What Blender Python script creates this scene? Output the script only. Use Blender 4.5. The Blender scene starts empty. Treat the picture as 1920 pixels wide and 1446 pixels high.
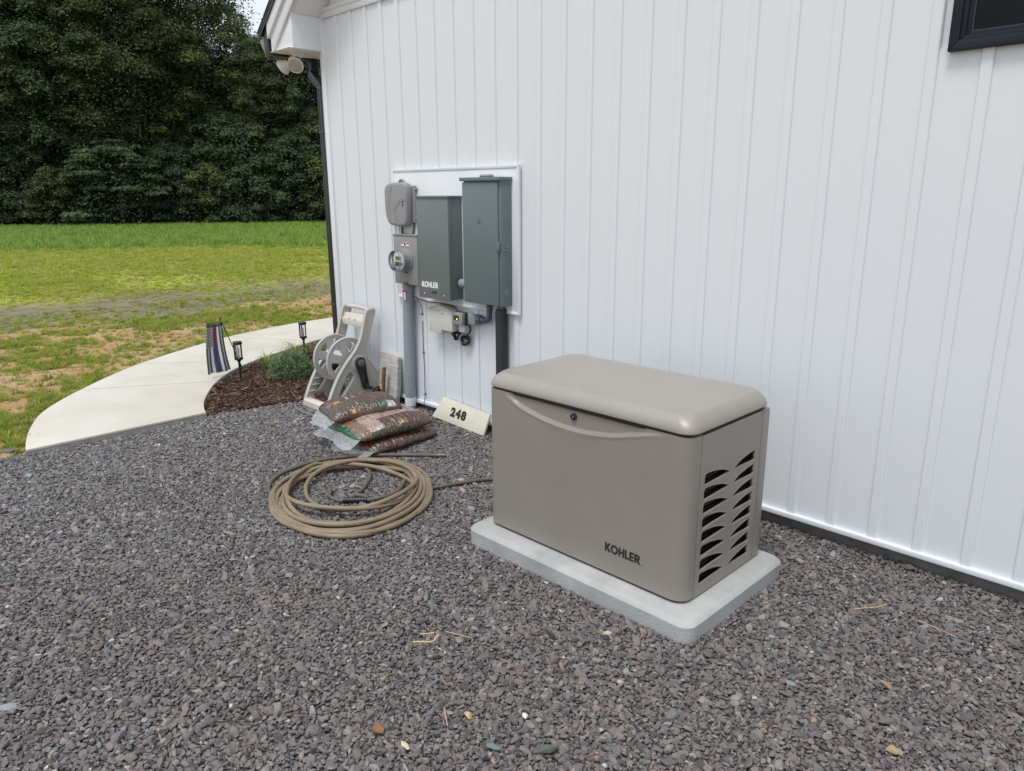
import bpy, bmesh, math, random
import numpy as np
from mathutils import Vector, Matrix, noise as mnoise
from mathutils.geometry import tessellate_polygon

random.seed(7)
rng = np.random.default_rng(7)
scene = bpy.context.scene
COL = scene.collection
R = math.radians

# ---------------------------------------------------------------- camera
CAM_H = 1.8816
def camera():
    p, roll, yaw = R(14.7169), R(-0.3757), R(44.6089)
    F = Vector((-math.cos(yaw)*math.cos(p), math.sin(yaw)*math.cos(p), -math.sin(p)))
    r = F.cross(Vector((0, 0, 1))).normalized()
    u = r.cross(F)
    rr = math.cos(roll)*r + math.sin(roll)*u
    uu = -math.sin(roll)*r + math.cos(roll)*u
    cd = bpy.data.cameras.new('camera')
    cd.sensor_width = 36.0
    cd.lens = 1390.77/1920*36.0
    cd.clip_start = 0.05
    cd.clip_end = 2000
    co = bpy.data.objects.new('camera', cd)
    m = Matrix((rr, uu, -F)).transposed().to_4x4()
    m.translation = (0, 0, CAM_H)
    co.matrix_world = m
    COL.objects.link(co)
    scene.camera = co
camera()

# ---------------------------------------------------------------- sky and sun (thin overcast)
SUN_EL, SUN_AZ = R(66), R(168)     # azimuth measured clockwise from +Y
world = bpy.data.worlds.new('World')
scene.world = world
world.use_nodes = True
wn, wl = world.node_tree.nodes, world.node_tree.links
wn.clear()
wo = wn.new('ShaderNodeOutputWorld')
bg = wn.new('ShaderNodeBackground')
sky = wn.new('ShaderNodeTexSky')
sky.sky_type = 'NISHITA'
sky.sun_disc = False
sky.sun_elevation = SUN_EL
sky.sun_rotation = SUN_AZ
sky.dust_density = 4.0
mixw = wn.new('ShaderNodeMix')
mixw.data_type = 'RGBA'
mixw.inputs[0].default_value = 0.80
mixw.inputs[7].default_value = (8.5, 9.05, 9.8, 1)      # the cloud layer
wl.new(sky.outputs[0], mixw.inputs[6])
wl.new(mixw.outputs[2], bg.inputs[0])
bg.inputs[1].default_value = 0.085
wl.new(bg.outputs[0], wo.inputs[0])

sd = bpy.data.lights.new('sun', 'SUN')
sd.energy = 1.5
sd.angle = R(18)
sd.color = (1.0, 0.96, 0.9)
so = bpy.data.objects.new('sun', sd)
sv = Vector((math.sin(SUN_AZ)*math.cos(SUN_EL), math.cos(SUN_AZ)*math.cos(SUN_EL), math.sin(SUN_EL)))
so.rotation_euler = sv.to_track_quat('Z', 'Y').to_euler()
so.location = (0, 0, 20)
COL.objects.link(so)

vs = scene.view_settings
vs.view_transform = 'Standard'
vs.look = 'None'
vs.exposure = 0.50
vs.gamma = 1.0
vs.use_curve_mapping = False

# ---------------------------------------------------------------- materials
def s2l(c):
    return tuple(((v/255)/12.92 if v/255 <= .04045 else ((v/255+.055)/1.055)**2.4) for v in c)

def mat(name, col, rough=.6, col2=None, scale=6.0, detail=5, bump=0.0, bscale=60.0, metal=0.0, spec=.5, coords='Object', stretch=None, contrast=(.35, .65), rvar=0.0):
    m = bpy.data.materials.new(name)
    m.use_nodes = True
    nt = m.node_tree
    n, l = nt.nodes, nt.links
    b = n['Principled BSDF']
    b.inputs['Base Color'].default_value = (*col, 1)
    b.inputs['Roughness'].default_value = rough
    b.inputs['Metallic'].default_value = metal
    b.inputs['Specular IOR Level'].default_value = spec
    tc = n.new('ShaderNodeTexCoord')
    src = tc.outputs[coords]
    if stretch:
        mp = n.new('ShaderNodeMapping')
        mp.inputs['Scale'].default_value = stretch
        l.new(src, mp.inputs[0])
        src = mp.outputs[0]
    if col2 is not None:
        t = n.new('ShaderNodeTexNoise')
        t.inputs['Scale'].default_value = scale
        t.inputs['Detail'].default_value = detail
        t.inputs['Roughness'].default_value = .62
        l.new(src, t.inputs[0])
        r = n.new('ShaderNodeValToRGB')
        r.color_ramp.elements[0].position = contrast[0]
        r.color_ramp.elements[1].position = contrast[1]
        r.color_ramp.elements[0].color = (*col, 1)
        r.color_ramp.elements[1].color = (*col2, 1)
        l.new(t.outputs[0], r.inputs[0])
        l.new(r.outputs[0], b.inputs['Base Color'])
        if rvar:
            mr = n.new('ShaderNodeMapRange')
            mr.inputs[3].default_value = rough-rvar
            mr.inputs[4].default_value = rough+rvar
            l.new(t.outputs[0], mr.inputs[0])
            l.new(mr.outputs[0], b.inputs['Roughness'])
    if bump:
        t2 = n.new('ShaderNodeTexNoise')
        t2.inputs['Scale'].default_value = bscale
        t2.inputs['Detail'].default_value = 4
        l.new(src, t2.inputs[0])
        bp = n.new('ShaderNodeBump')
        bp.inputs['Strength'].default_value = bump
        bp.inputs['Distance'].default_value = .01
        l.new(t2.outputs[0], bp.inputs['Height'])
        l.new(bp.outputs[0], b.inputs['Normal'])
    return m

def ramp_random(name, stops, rough=.8, grain=0.25, gscale=90, bump=.4, translucent=0.0, attr=None, spec=.3):
    """colour picked per instance (Object Info random) or per attribute value"""
    m = bpy.data.materials.new(name)
    m.use_nodes = True
    nt = m.node_tree
    n, l = nt.nodes, nt.links
    b = n['Principled BSDF']
    b.inputs['Roughness'].default_value = rough
    b.inputs['Specular IOR Level'].default_value = spec
    if attr:
        at = n.new('ShaderNodeAttribute')
        at.attribute_name = attr
        src = at.outputs['Fac']
    else:
        oi = n.new('ShaderNodeObjectInfo')
        src = oi.outputs['Random']
    r = n.new('ShaderNodeValToRGB')
    els = r.color_ramp.elements
    while len(els) < len(stops):
        els.new(.5)
    for e, (p, c) in zip(els, stops):
        e.position = p
        e.color = (*c, 1)
    l.new(src, r.inputs[0])
    out = r.outputs[0]
    if grain:
        tc = n.new('ShaderNodeTexCoord')
        t = n.new('ShaderNodeTexNoise')
        t.inputs['Scale'].default_value = gscale
        t.inputs['Detail'].default_value = 4
        l.new(tc.outputs['Object'], t.inputs[0])
        mr = n.new('ShaderNodeMapRange')
        mr.inputs[3].default_value = 1-grain*1.6
        mr.inputs[4].default_value = 1+grain*1.6
        l.new(t.outputs[0], mr.inputs[0])
        mx = n.new('ShaderNodeVectorMath')
        mx.operation = 'SCALE'
        l.new(out, mx.inputs[0])
        l.new(mr.outputs[0], mx.inputs['Scale'])
        out = mx.outputs[0]
        if bump:
            bp = n.new('ShaderNodeBump')
            bp.inputs['Strength'].default_value = bump
            bp.inputs['Distance'].default_value = .004
            l.new(t.outputs[0], bp.inputs['Height'])
            l.new(bp.outputs[0], b.inputs['Normal'])
    l.new(out, b.inputs['Base Color'])
    if translucent:
        tr = n.new('ShaderNodeBsdfTranslucent')
        l.new(out, tr.inputs[0])
        ms = n.new('ShaderNodeMixShader')
        ms.inputs[0].default_value = translucent
        l.new(b.outputs[0], ms.inputs[1])
        l.new(tr.outputs[0], ms.inputs[2])
        l.new(ms.outputs[0], n['Material Output'].inputs[0])
    return m

def glass(name):
    """thin clear plastic: see-through with a weak mirror reflection"""
    m = bpy.data.materials.new(name)
    m.use_nodes = True
    n, l = m.node_tree.nodes, m.node_tree.links
    n.remove(n['Principled BSDF'])
    tr = n.new('ShaderNodeBsdfTransparent')
    tr.inputs[0].default_value = (.93, .95, .95, 1)
    gl = n.new('ShaderNodeBsdfGlossy')
    gl.inputs['Roughness'].default_value = .06
    fr = n.new('ShaderNodeFresnel')
    fr.inputs[0].default_value = 1.3
    ms = n.new('ShaderNodeMixShader')
    l.new(fr.outputs[0], ms.inputs[0])
    l.new(tr.outputs[0], ms.inputs[1])
    l.new(gl.outputs[0], ms.inputs[2])
    l.new(ms.outputs[0], n['Material Output'].inputs[0])
    return m

MT = {}
MT['siding'] = mat('white_vinyl_siding', (.72, .76, .795), .42, (.69, .73, .77), 1.1, 4, .16, 2.2, stretch=(1, 1, .3))
MT['trim'] = mat('white_trim', (.74, .77, .80), .5, (.71, .745, .78), 3, 3)
MT['soffit'] = mat('soffit', (.80, .795, .78), .5, (.74, .735, .71), 3, 3)  # white soffit, warm tint is lawn bounce light put into the colour
MT['foundation'] = mat('foundation', (.12, .12, .113), .9, (.22, .21, .19), 7, 8, .5, 45)
MT['roof'] = mat('roof_shingle', (.035, .036, .04), .9, (.07, .07, .075), 14, 6, .6, 50)
MT['black_metal'] = mat('black_metal', (.012, .013, .016), .38, (.02, .021, .025), 8, 3, .03, 30)
MT['gutter_end_sheen'] = mat('gutter_end_sheen', (.13, .14, .16), .35, (.20, .21, .23), 8, 3)  # end cap of the black gutter, its reflection painted in as grey
MT['window_frame'] = mat('window_frame', (.013, .017, .027), .48, (.018, .023, .034), 5, 3, spec=.2)
MT['pane'] = mat('window_pane', (.006, .009, .010), .05, (.009, .013, .013), 2, 2, spec=.12)
MT['glaze_bead'] = mat('glazing_bead', (.10, .11, .12), .5)
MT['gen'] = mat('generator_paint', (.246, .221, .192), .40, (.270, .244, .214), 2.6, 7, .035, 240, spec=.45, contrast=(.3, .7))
MT['gen_lit_top'] = mat('generator_paint_lit_top', (.272, .245, .214), .45, (.296, .268, .236), 2.6, 7, .03, 260, spec=.8)  # same paint as the body, lightened: light on the top put into the colour
for k_, c_ in (('gen', .25), ('gen_lit_top', .8)):
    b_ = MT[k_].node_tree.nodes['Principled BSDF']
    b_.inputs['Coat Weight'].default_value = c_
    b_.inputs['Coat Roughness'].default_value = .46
MT['gasket'] = mat('rubber_gasket', (.012, .013, .014), .6, (.02, .02, .021), 9, 3)
MT['dark_print'] = mat('dark_print', (.022, .022, .022), .5)
MT['white_print'] = mat('white_print', (.85, .86, .87), .5)
MT['vent_dark'] = mat('vent_inner_shade', (.006, .007, .009), .7, (.012, .013, .015), 40, 2)
MT['pad'] = mat('precast_concrete', (.315, .325, .32), .85, (.47, .485, .48), 4, 10, .35, 120, contrast=(.3, .7))
MT['path'] = mat('broom_concrete', (.485, .445, .375), .88, (.60, .58, .53), 1.1, 10, .3, 140, contrast=(.3, .7))
MT['path_side'] = mat('path_form_edge', (.27, .28, .28), .9, (.36, .36, .35), 9, 6, .3, 60)
MT['box_green'] = mat('enclosure_paint', (.135, .165, .168), .45, (.15, .18, .182), 3, 4, .03, 200)
MT['box_green2'] = mat('panel_paint', (.118, .158, .172), .42, (.13, .172, .186), 3, 4, .03, 200)
MT['box_grey'] = mat('meter_paint', (.25, .255, .255), .5, (.28, .285, .285), 4, 4)
MT['telecom'] = mat('telecom_plastic', (.26, .265, .275), .55, (.285, .29, .30), 4, 4, .03, 150)
MT['pvc'] = mat('grey_pvc', (.25, .285, .325), .45, (.28, .315, .355), 4, 5)
MT['pvc_dark'] = mat('dark_grey_plastic', (.09, .11, .125), .45, (.11, .13, .145), 6, 4)
MT['black_plastic'] = mat('black_plastic', (.012, .013, .015), .4, (.02, .021, .023), 12, 3)
MT['black_conduit'] = mat('black_conduit', (.018, .02, .028), .5, (.026, .028, .036), 8, 3)
MT['cream'] = mat('cream_plastic', (.60, .595, .545), .5, (.64, .635, .59), 4, 4)
MT['reel'] = mat('reel_plastic', (.40, .385, .345), .5, (.46, .44, .40), 4, 6, .05, 120)
MT['reel_light'] = mat('reel_light_plastic', (.55, .52, .45), .55, (.63, .60, .53), 5, 6, .05, 120)
MT['reel_grey'] = mat('reel_grey_plastic', (.45, .44, .425), .5, (.51, .50, .485), 4, 6)
MT['clear'] = glass('clear_polycarbonate')
MT['lcd'] = mat('lcd', (.16, .19, .08), .25)
MT['lcd_dark'] = mat('amber_lcd', (.045, .038, .008), .2)
MT['red'] = mat('red_label', (.45, .03, .03), .5)
MT['label_white'] = mat('white_label', (.75, .76, .78), .5, (.66, .67, .70), 60, 2)
MT['zinc'] = mat('zinc', (.45, .45, .46), .35, (.55, .55, .56), 20, 3, metal=.8)
MT['board'] = mat('painted_board', (.62, .59, .48), .75, (.70, .68, .60), 8, 7, .1, 70, contrast=(.3, .7))
MT['board_edge'] = mat('raw_board_edge', (.42, .34, .2), .85, (.5, .42, .27), 20, 5)
MT['weather'] = mat('weathered_grey', (.34, .33, .31), .9, (.55, .54, .51), 5, 9, .6, 30, stretch=(1, 1, 9), contrast=(.35, .62))
MT['stake'] = mat('rusty_stake', (.10, .055, .03), .9, (.22, .13, .07), 26, 6, .4, 60)
MT['yellow'] = mat('yellow_tag', (.65, .45, .03), .6)
MT['hose'] = mat('garden_hose', (.175, .134, .085), .5, (.262, .207, .138), 8, 6, .12, 140, contrast=(.3, .7))
MT['hose_dark'] = mat('dark_hose', (.085, .075, .06), .6, (.13, .115, .09), 10, 6, .12, 140)
MT['hose_green'] = mat('leader_hose', (.11, .14, .13), .5, (.14, .17, .155), 12, 4)
MT['brass'] = mat('old_brass', (.10, .085, .06), .45, (.16, .14, .10), 40, 4, metal=.4)
MT['lamp_lens'] = mat('flood_lens', (.36, .31, .27), .22, (.46, .40, .36), 30, 3)
MT['lamp_white'] = mat('flood_housing', (.68, .67, .66), .35, (.73, .72, .71), 10, 3)
MT['mulch_bed'] = mat('mulch_soil', (.03, .017, .011), .95, (.085, .045, .028), 26, 8, .9, 40)
MT['gravel_base'] = mat('gravel_fines', (.06, .055, .053), .95, (.13, .118, .113), 60, 8, .8, 60)
MT['bark'] = mat('bark', (.022, .019, .015), .95, (.05, .043, .034), 5, 8, .8, 12, stretch=(4, 4, .6))
MT['flag_dark'] = mat('flag_dark', (.085, .09, .115), .85, (.11, .115, .14), 30, 3)
MT['flag_white'] = mat('flag_white', (.80, .81, .83), .85, (.62, .63, .66), 30, 3)
MT['flag_red'] = mat('flag_red', (.40, .03, .045), .85)
MT['flag_blue'] = mat('flag_blue', (.04, .085, .36), .85)
MT['straw'] = mat('straw', (.50, .38, .18), .8, (.6, .48, .26), 60, 3)

# ---------------------------------------------------------------- mesh helpers
WL = {}            # object name -> world location of its origin

def wloc(o):
    return WL[o.name] if o is not None else Vector((0, 0, 0))

def link(name, me, m, parent=None, origin=None, smooth=None):
    """mesh data given in world coordinates -> one object, child of parent or with its own origin"""
    mats = m if isinstance(m, (list, tuple)) else [m]
    for k in mats:
        me.materials.append(MT[k] if isinstance(k, str) else k)
    o = bpy.data.objects.new(name, me)
    COL.objects.link(o)
    if parent is not None:
        org = wloc(parent)
        o.parent = parent
        me.transform(Matrix.Translation(-org))
        WL[o.name] = Vector(org)
    else:
        org = Vector(origin) if origin is not None else Vector((0, 0, 0))
        me.transform(Matrix.Translation(-org))
        o.location = org
        WL[o.name] = org
    if smooth is not None:
        me.shade_smooth()
        if smooth > 0:
            me.set_sharp_from_angle(angle=R(smooth))
    return o

def obj(name, bm, m, parent=None, origin=None, smooth=35):
    me = bpy.data.meshes.new(name)
    bmesh.ops.recalc_face_normals(bm, faces=bm.faces[:])
    bm.to_mesh(me)
    bm.free()
    return link(name, me, m, parent, origin, smooth)

def tag(o, label, cat=None, group=None, kind=None):
    if label:
        o['label'] = label
    if cat:
        o['category'] = cat
    if group:
        o['group'] = group
    if kind:
        o['kind'] = kind
    return o

def thing(name, loc, label, cat, group=None):
    o = bpy.data.objects.new(name, None)
    o.empty_display_size = .1
    COL.objects.link(o)
    o.location = loc
    WL[o.name] = Vector(loc)
    return tag(o, label, cat, group)

def B():
    return bmesh.new()

def merge(bm, t):
    me = bpy.data.meshes.new('tmp')
    t.to_mesh(me)
    t.free()
    bm.from_mesh(me)
    bpy.data.meshes.remove(me)

def box(bm, lo, hi, bev=0.0, seg=2, M=None, mi=0):
    t = bmesh.new()
    bmesh.ops.create_cube(t, size=1)
    for v in t.verts:
        v.co = Vector([lo[i]+(v.co[i]+.5)*(hi[i]-lo[i]) for i in range(3)])
    if bev:
        bmesh.ops.bevel(t, geom=t.edges[:], offset=bev, segments=seg, affect='EDGES', profile=.5)
    if M is not None:
        bmesh.ops.transform(t, matrix=M, verts=t.verts[:])
    for f in t.faces:
        f.material_index = mi
    merge(bm, t)
    return bm

def tube(bm, pts, r, n=10, closed=False, caps=True):
    pts = [Vector(p) for p in pts]
    N = len(pts)
    rs = r if isinstance(r, (list, tuple)) else [r]*N
    rings = []
    prev = None
    for i, p in enumerate(pts):
        if closed:
            d = pts[(i+1) % N]-pts[i-1]
        else:
            d = pts[min(i+1, N-1)]-pts[max(i-1, 0)]
        d.normalize()
        if prev is None:
            a = Vector((0, 0, 1)) if abs(d.z) < .9 else Vector((1, 0, 0))
            u = (a-d*a.dot(d)).normalized()
        else:
            u = (prev-d*prev.dot(d)).normalized()
        prev = u
        w = d.cross(u)
        rings.append([bm.verts.new(p+(u*math.cos(2*math.pi*k/n)+w*math.sin(2*math.pi*k/n))*rs[i]) for k in range(n)])
    rng_ = range(N) if closed else range(N-1)
    for i in rng_:
        a, b = rings[i], rings[(i+1) % N]
        for k in range(n):
            bm.faces.new((a[k], a[(k+1) % n], b[(k+1) % n], b[k]))
    if caps and not closed:
        bm.faces.new(rings[0][::-1])
        bm.faces.new(rings[-1])
    return bm

AX = {'X': Matrix(((0, 0, 1), (1, 0, 0), (0, 1, 0))), 'Y': Matrix(((0, 1, 0), (0, 0, 1), (1, 0, 0))), 'Z': Matrix.Identity(3)}
def lathe(bm, prof, c, axis='Z', n=24, flip=1):
    """profile = [(radius, along axis)]"""
    A = AX[axis]
    c = Vector(c)
    rings = []
    for (r, h) in prof:
        if r < 1e-6:
            rings.append([bm.verts.new(c+A@Vector((0, 0, h*flip)))])
        else:
            rings.append([bm.verts.new(c+A@Vector((r*math.cos(2*math.pi*k/n), r*math.sin(2*math.pi*k/n), h*flip))) for k in range(n)])
    for a, b in zip(rings[:-1], rings[1:]):
        for k in range(n):
            k2 = (k+1) % n
            if len(a) == 1 and len(b) == 1:
                continue
            if len(a) == 1:
                bm.faces.new((a[0], b[k2], b[k]))
            elif len(b) == 1:
                bm.faces.new((a[k], a[k2], b[0]))
            else:
                bm.faces.new((a[k], a[k2], b[k2], b[k]))
    for rg, rev in ((rings[0], True), (rings[-1], False)):
        if len(rg) > 2:
            bm.faces.new(rg[::-1] if rev else rg)
    return bm

def prism(bm, poly, plane, d0, d1, bev=0.0, seg=2):
    """extrude 2D polygon: plane 'XZ' (along Y), 'YZ' (along X), 'XY' (along Z)"""
    t = bmesh.new()
    def P(a, b, d):
        return {'XZ': (a, d, b), 'YZ': (d, a, b), 'XY': (a, b, d)}[plane]
    v0 = [t.verts.new(P(a, b, d0)) for a, b in poly]
    v1 = [t.verts.new(P(a, b, d1)) for a, b in poly]
    n = len(poly)
    f0 = t.faces.new(v0)
    f1 = t.faces.new(v1[::-1])
    for i in range(n):
        t.faces.new((v0[i], v0[(i+1) % n], v1[(i+1) % n], v1[i]))
    bmesh.ops.recalc_face_normals(t, faces=t.faces[:])
    if bev:
        es = list({e for f in (f0, f1) for e in f.edges})
        bmesh.ops.bevel(t, geom=es, offset=bev, segments=seg, affect='EDGES', profile=.5)
    bmesh.ops.triangulate(t, faces=[f for f in t.faces if len(f.verts) > 4])
    merge(bm, t)
    return bm

def curve_plate(loops, extrude, bevel, bres=2):
    """2D filled curve with holes -> bmesh in local XY, thickness along Z"""
    cu = bpy.data.curves.new('tmp', 'CURVE')
    cu.dimensions = '2D'
    cu.fill_mode = 'BOTH'
    cu.extrude = extrude
    cu.bevel_depth = bevel
    cu.offset = -bevel
    cu.bevel_resolution = bres
    for lp in loops:
        sp = cu.splines.new('POLY')
        sp.points.add(len(lp)-1)
        for pt, (a, b) in zip(sp.points, lp):
            pt.co = (a, b, 0, 1)
        sp.use_cyclic_u = True
    return curve_to_bm(cu)

def curve_to_bm(cu):
    o = bpy.data.objects.new('tmp', cu)
    COL.objects.link(o)
    dg = bpy.context.evaluated_depsgraph_get()
    me = bpy.data.meshes.new_from_object(o.evaluated_get(dg))
    bm = bmesh.new()
    bm.from_mesh(me)
    bpy.data.meshes.remove(me)
    bpy.data.objects.remove(o)
    bpy.data.curves.remove(cu)
    return bm

def text_bm(s, size, offset=0.0, extrude=.0006, space=1.0, shear=0):
    cu = bpy.data.curves.new('txt', 'FONT')
    cu.body = s
    cu.size = size
    cu.offset = offset
    cu.extrude = extrude
    cu.space_character = space
    cu.align_x = 'LEFT'
    return curve_to_bm(cu)

def smooth_loop(pts, n=6):
    """closed Catmull-Rom through 2D points"""
    out = []
    N = len(pts)
    for i in range(N):
        p0, p1, p2, p3 = (np.array(pts[(i+k-1) % N], float) for k in range(4))
        for j in range(n):
            t = j/n
            out.append(tuple(.5*((2*p1)+(p2-p0)*t+(2*p0-5*p1+4*p2-p3)*t*t+(3*p1-p0-3*p2+p3)*t**3)))
    return out

def smooth_line(pts, n=6):
    out = []
    N = len(pts)
    P = [np.array(p, float) for p in pts]
    for i in range(N-1):
        p0, p1, p2, p3 = P[max(i-1, 0)], P[i], P[i+1], P[min(i+2, N-1)]
        for j in range(n):
            t = j/n
            out.append(.5*((2*p1)+(p2-p0)*t+(2*p0-5*p1+4*p2-p3)*t*t+(3*p1-p0-3*p2+p3)*t**3))
    out.append(P[-1])
    return [tuple(p) for p in out]

# plane mapping matrices for flat plates: local (x,y,z)-> world
def M_front(x, y, z):           # local X -> +X, local Y -> +Z, local Z -> -Y (faces the camera side)
    return Matrix(((1, 0, 0, x), (0, 0, -1, y), (0, 1, 0, z), (0, 0, 0, 1)))
def M_side(x, y, z):            # local X -> +Y, local Y -> +Z, local Z -> +X
    return Matrix(((0, 0, 1, x), (1, 0, 0, y), (0, 1, 0, z), (0, 0, 0, 1)))

def vnoise(x, y, sc, seed=0):
    """smooth value noise 0..1 on numpy arrays"""
    x = x*sc+seed*17.3
    y = y*sc+seed*9.1
    xi, yi = np.floor(x).astype(np.int64), np.floor(y).astype(np.int64)
    fx, fy = x-xi, y-yi
    fx, fy = fx*fx*(3-2*fx), fy*fy*(3-2*fy)
    def h(a, b):
        v = (a*374761393+b*668265263+seed*982451653) & 0xffffffff
        v = ((v ^ (v >> 13))*1274126177) & 0xffffffff
        return ((v ^ (v >> 16)) & 0xffff)/65535.0
    return (h(xi, yi)*(1-fx)+h(xi+1, yi)*fx)*(1-fy)+(h(xi, yi+1)*(1-fx)+h(xi+1, yi+1)*fx)*fy

def fbm(x, y, sc, seed=0, o=4):
    s = 0
    a = .5
    t = 0
    for i in range(o):
        s = s+a*vnoise(x, y, sc*2**i, seed+i)
        t += a
        a *= .5
    return s/t

def inpoly(x, y, poly):
    c = np.zeros(len(x), bool)
    n = len(poly)
    for i in range(n):
        x0, y0 = poly[i]
        x1, y1 = poly[(i+1) % n]
        if y0 == y1:
            continue
        k = ((y0 > y) != (y1 > y)) & (x < (x1-x0)*(y-y0)/(y1-y0)+x0)
        c ^= k
    return c

def scatter(name, pts, rot, scl, idx, protos, label, cat=None):
    """one 'stuff' object: geometry-node instances of the prototypes on its vertices"""
    me = bpy.data.meshes.new(name)
    me.from_pydata([tuple(p) for p in pts], [], [])
    n = len(pts)
    a = me.attributes.new('rot', 'FLOAT_VECTOR', 'POINT')
    a.data.foreach_set('vector', np.asarray(rot, np.float32).ravel())
    a = me.attributes.new('scl', 'FLOAT_VECTOR', 'POINT')
    sc = np.asarray(scl, np.float32)
    if sc.ndim == 1:
        sc = np.repeat(sc[:, None], 3, 1)
    a.data.foreach_set('vector', sc.ravel())
    a = me.attributes.new('idx', 'INT', 'POINT')
    a.data.foreach_set('value', np.asarray(idx, np.int32))
    o = bpy.data.objects.new(name, me)
    COL.objects.link(o)
    pc = bpy.data.collections.new(name+'_source')
    for p in protos:
        pc.objects.link(p)
    ng = bpy.data.node_groups.new(name+'_scatter', 'GeometryNodeTree')
    ng.interface.new_socket('Geometry', in_out='INPUT', socket_type='NodeSocketGeometry')
    ng.interface.new_socket('Geometry', in_out='OUTPUT', socket_type='NodeSocketGeometry')
    N, L = ng.nodes, ng.links
    gi, go = N.new('NodeGroupInput'), N.new('NodeGroupOutput')
    ip = N.new('GeometryNodeInstanceOnPoints')
    ci = N.new('GeometryNodeCollectionInfo')
    ci.inputs['Collection'].default_value = pc
    ci.inputs['Separate Children'].default_value = True
    ci.inputs['Reset Children'].default_value = True
    ip.inputs['Pick Instance'].default_value = True
    def na(nm, ty):
        x = N.new('GeometryNodeInputNamedAttribute')
        x.data_type = ty
        x.inputs[0].default_value = nm
        return x
    e2r = N.new('FunctionNodeEulerToRotation')
    L.new(na('rot', 'FLOAT_VECTOR').outputs[0], e2r.inputs[0])
    L.new(e2r.outputs[0], ip.inputs['Rotation'])
    L.new(na('scl', 'FLOAT_VECTOR').outputs[0], ip.inputs['Scale'])
    L.new(na('idx', 'INT').outputs[0], ip.inputs['Instance Index'])
    L.new(gi.outputs[0], ip.inputs['Points'])
    L.new(ci.outputs[0], ip.inputs['Instance'])
    L.new(ip.outputs[0], go.inputs[0])
    md = o.modifiers.new('scatter', 'NODES')
    md.node_group = ng
    tag(o, label, cat, kind='stuff')
    return o

def proto(name, bm, m, smooth=None):
    me = bpy.data.meshes.new(name)
    bmesh.ops.recalc_face_normals(bm, faces=bm.faces[:])
    bm.to_mesh(me)
    bm.free()
    me.materials.append(m)
    if smooth is not None:
        me.shade_smooth()
    return bpy.data.objects.new(name, me)

def sheet(name, poly, z, m, label=None, kind='structure', fn=None, cut=0):
    bm = B()
    vs_ = [bm.verts.new((x, y, z)) for x, y in poly]
    bm.faces.new(vs_)
    bmesh.ops.triangulate(bm, faces=bm.faces[:])
    if cut:
        for _ in range(cut):
            bmesh.ops.subdivide_edges(bm, edges=bm.edges[:], cuts=1, use_grid_fill=True)
    if fn:
        for v in bm.verts:
            v.co.z = fn(v.co.x, v.co.y)
    for f in bm.faces:
        if f.normal.z < 0:
            f.normal_flip()
    o = obj(name, bm, m)
    for p in o.data.polygons:
        pass
    if label:
        o['label'] = label
    o['kind'] = kind
    return o

# ================================================================ GROUND
TREE_A, TREE_D = np.array((-55.0, 8.0)), np.array((.585, .811))
TREE_N = np.array((.811, -.585))

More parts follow.
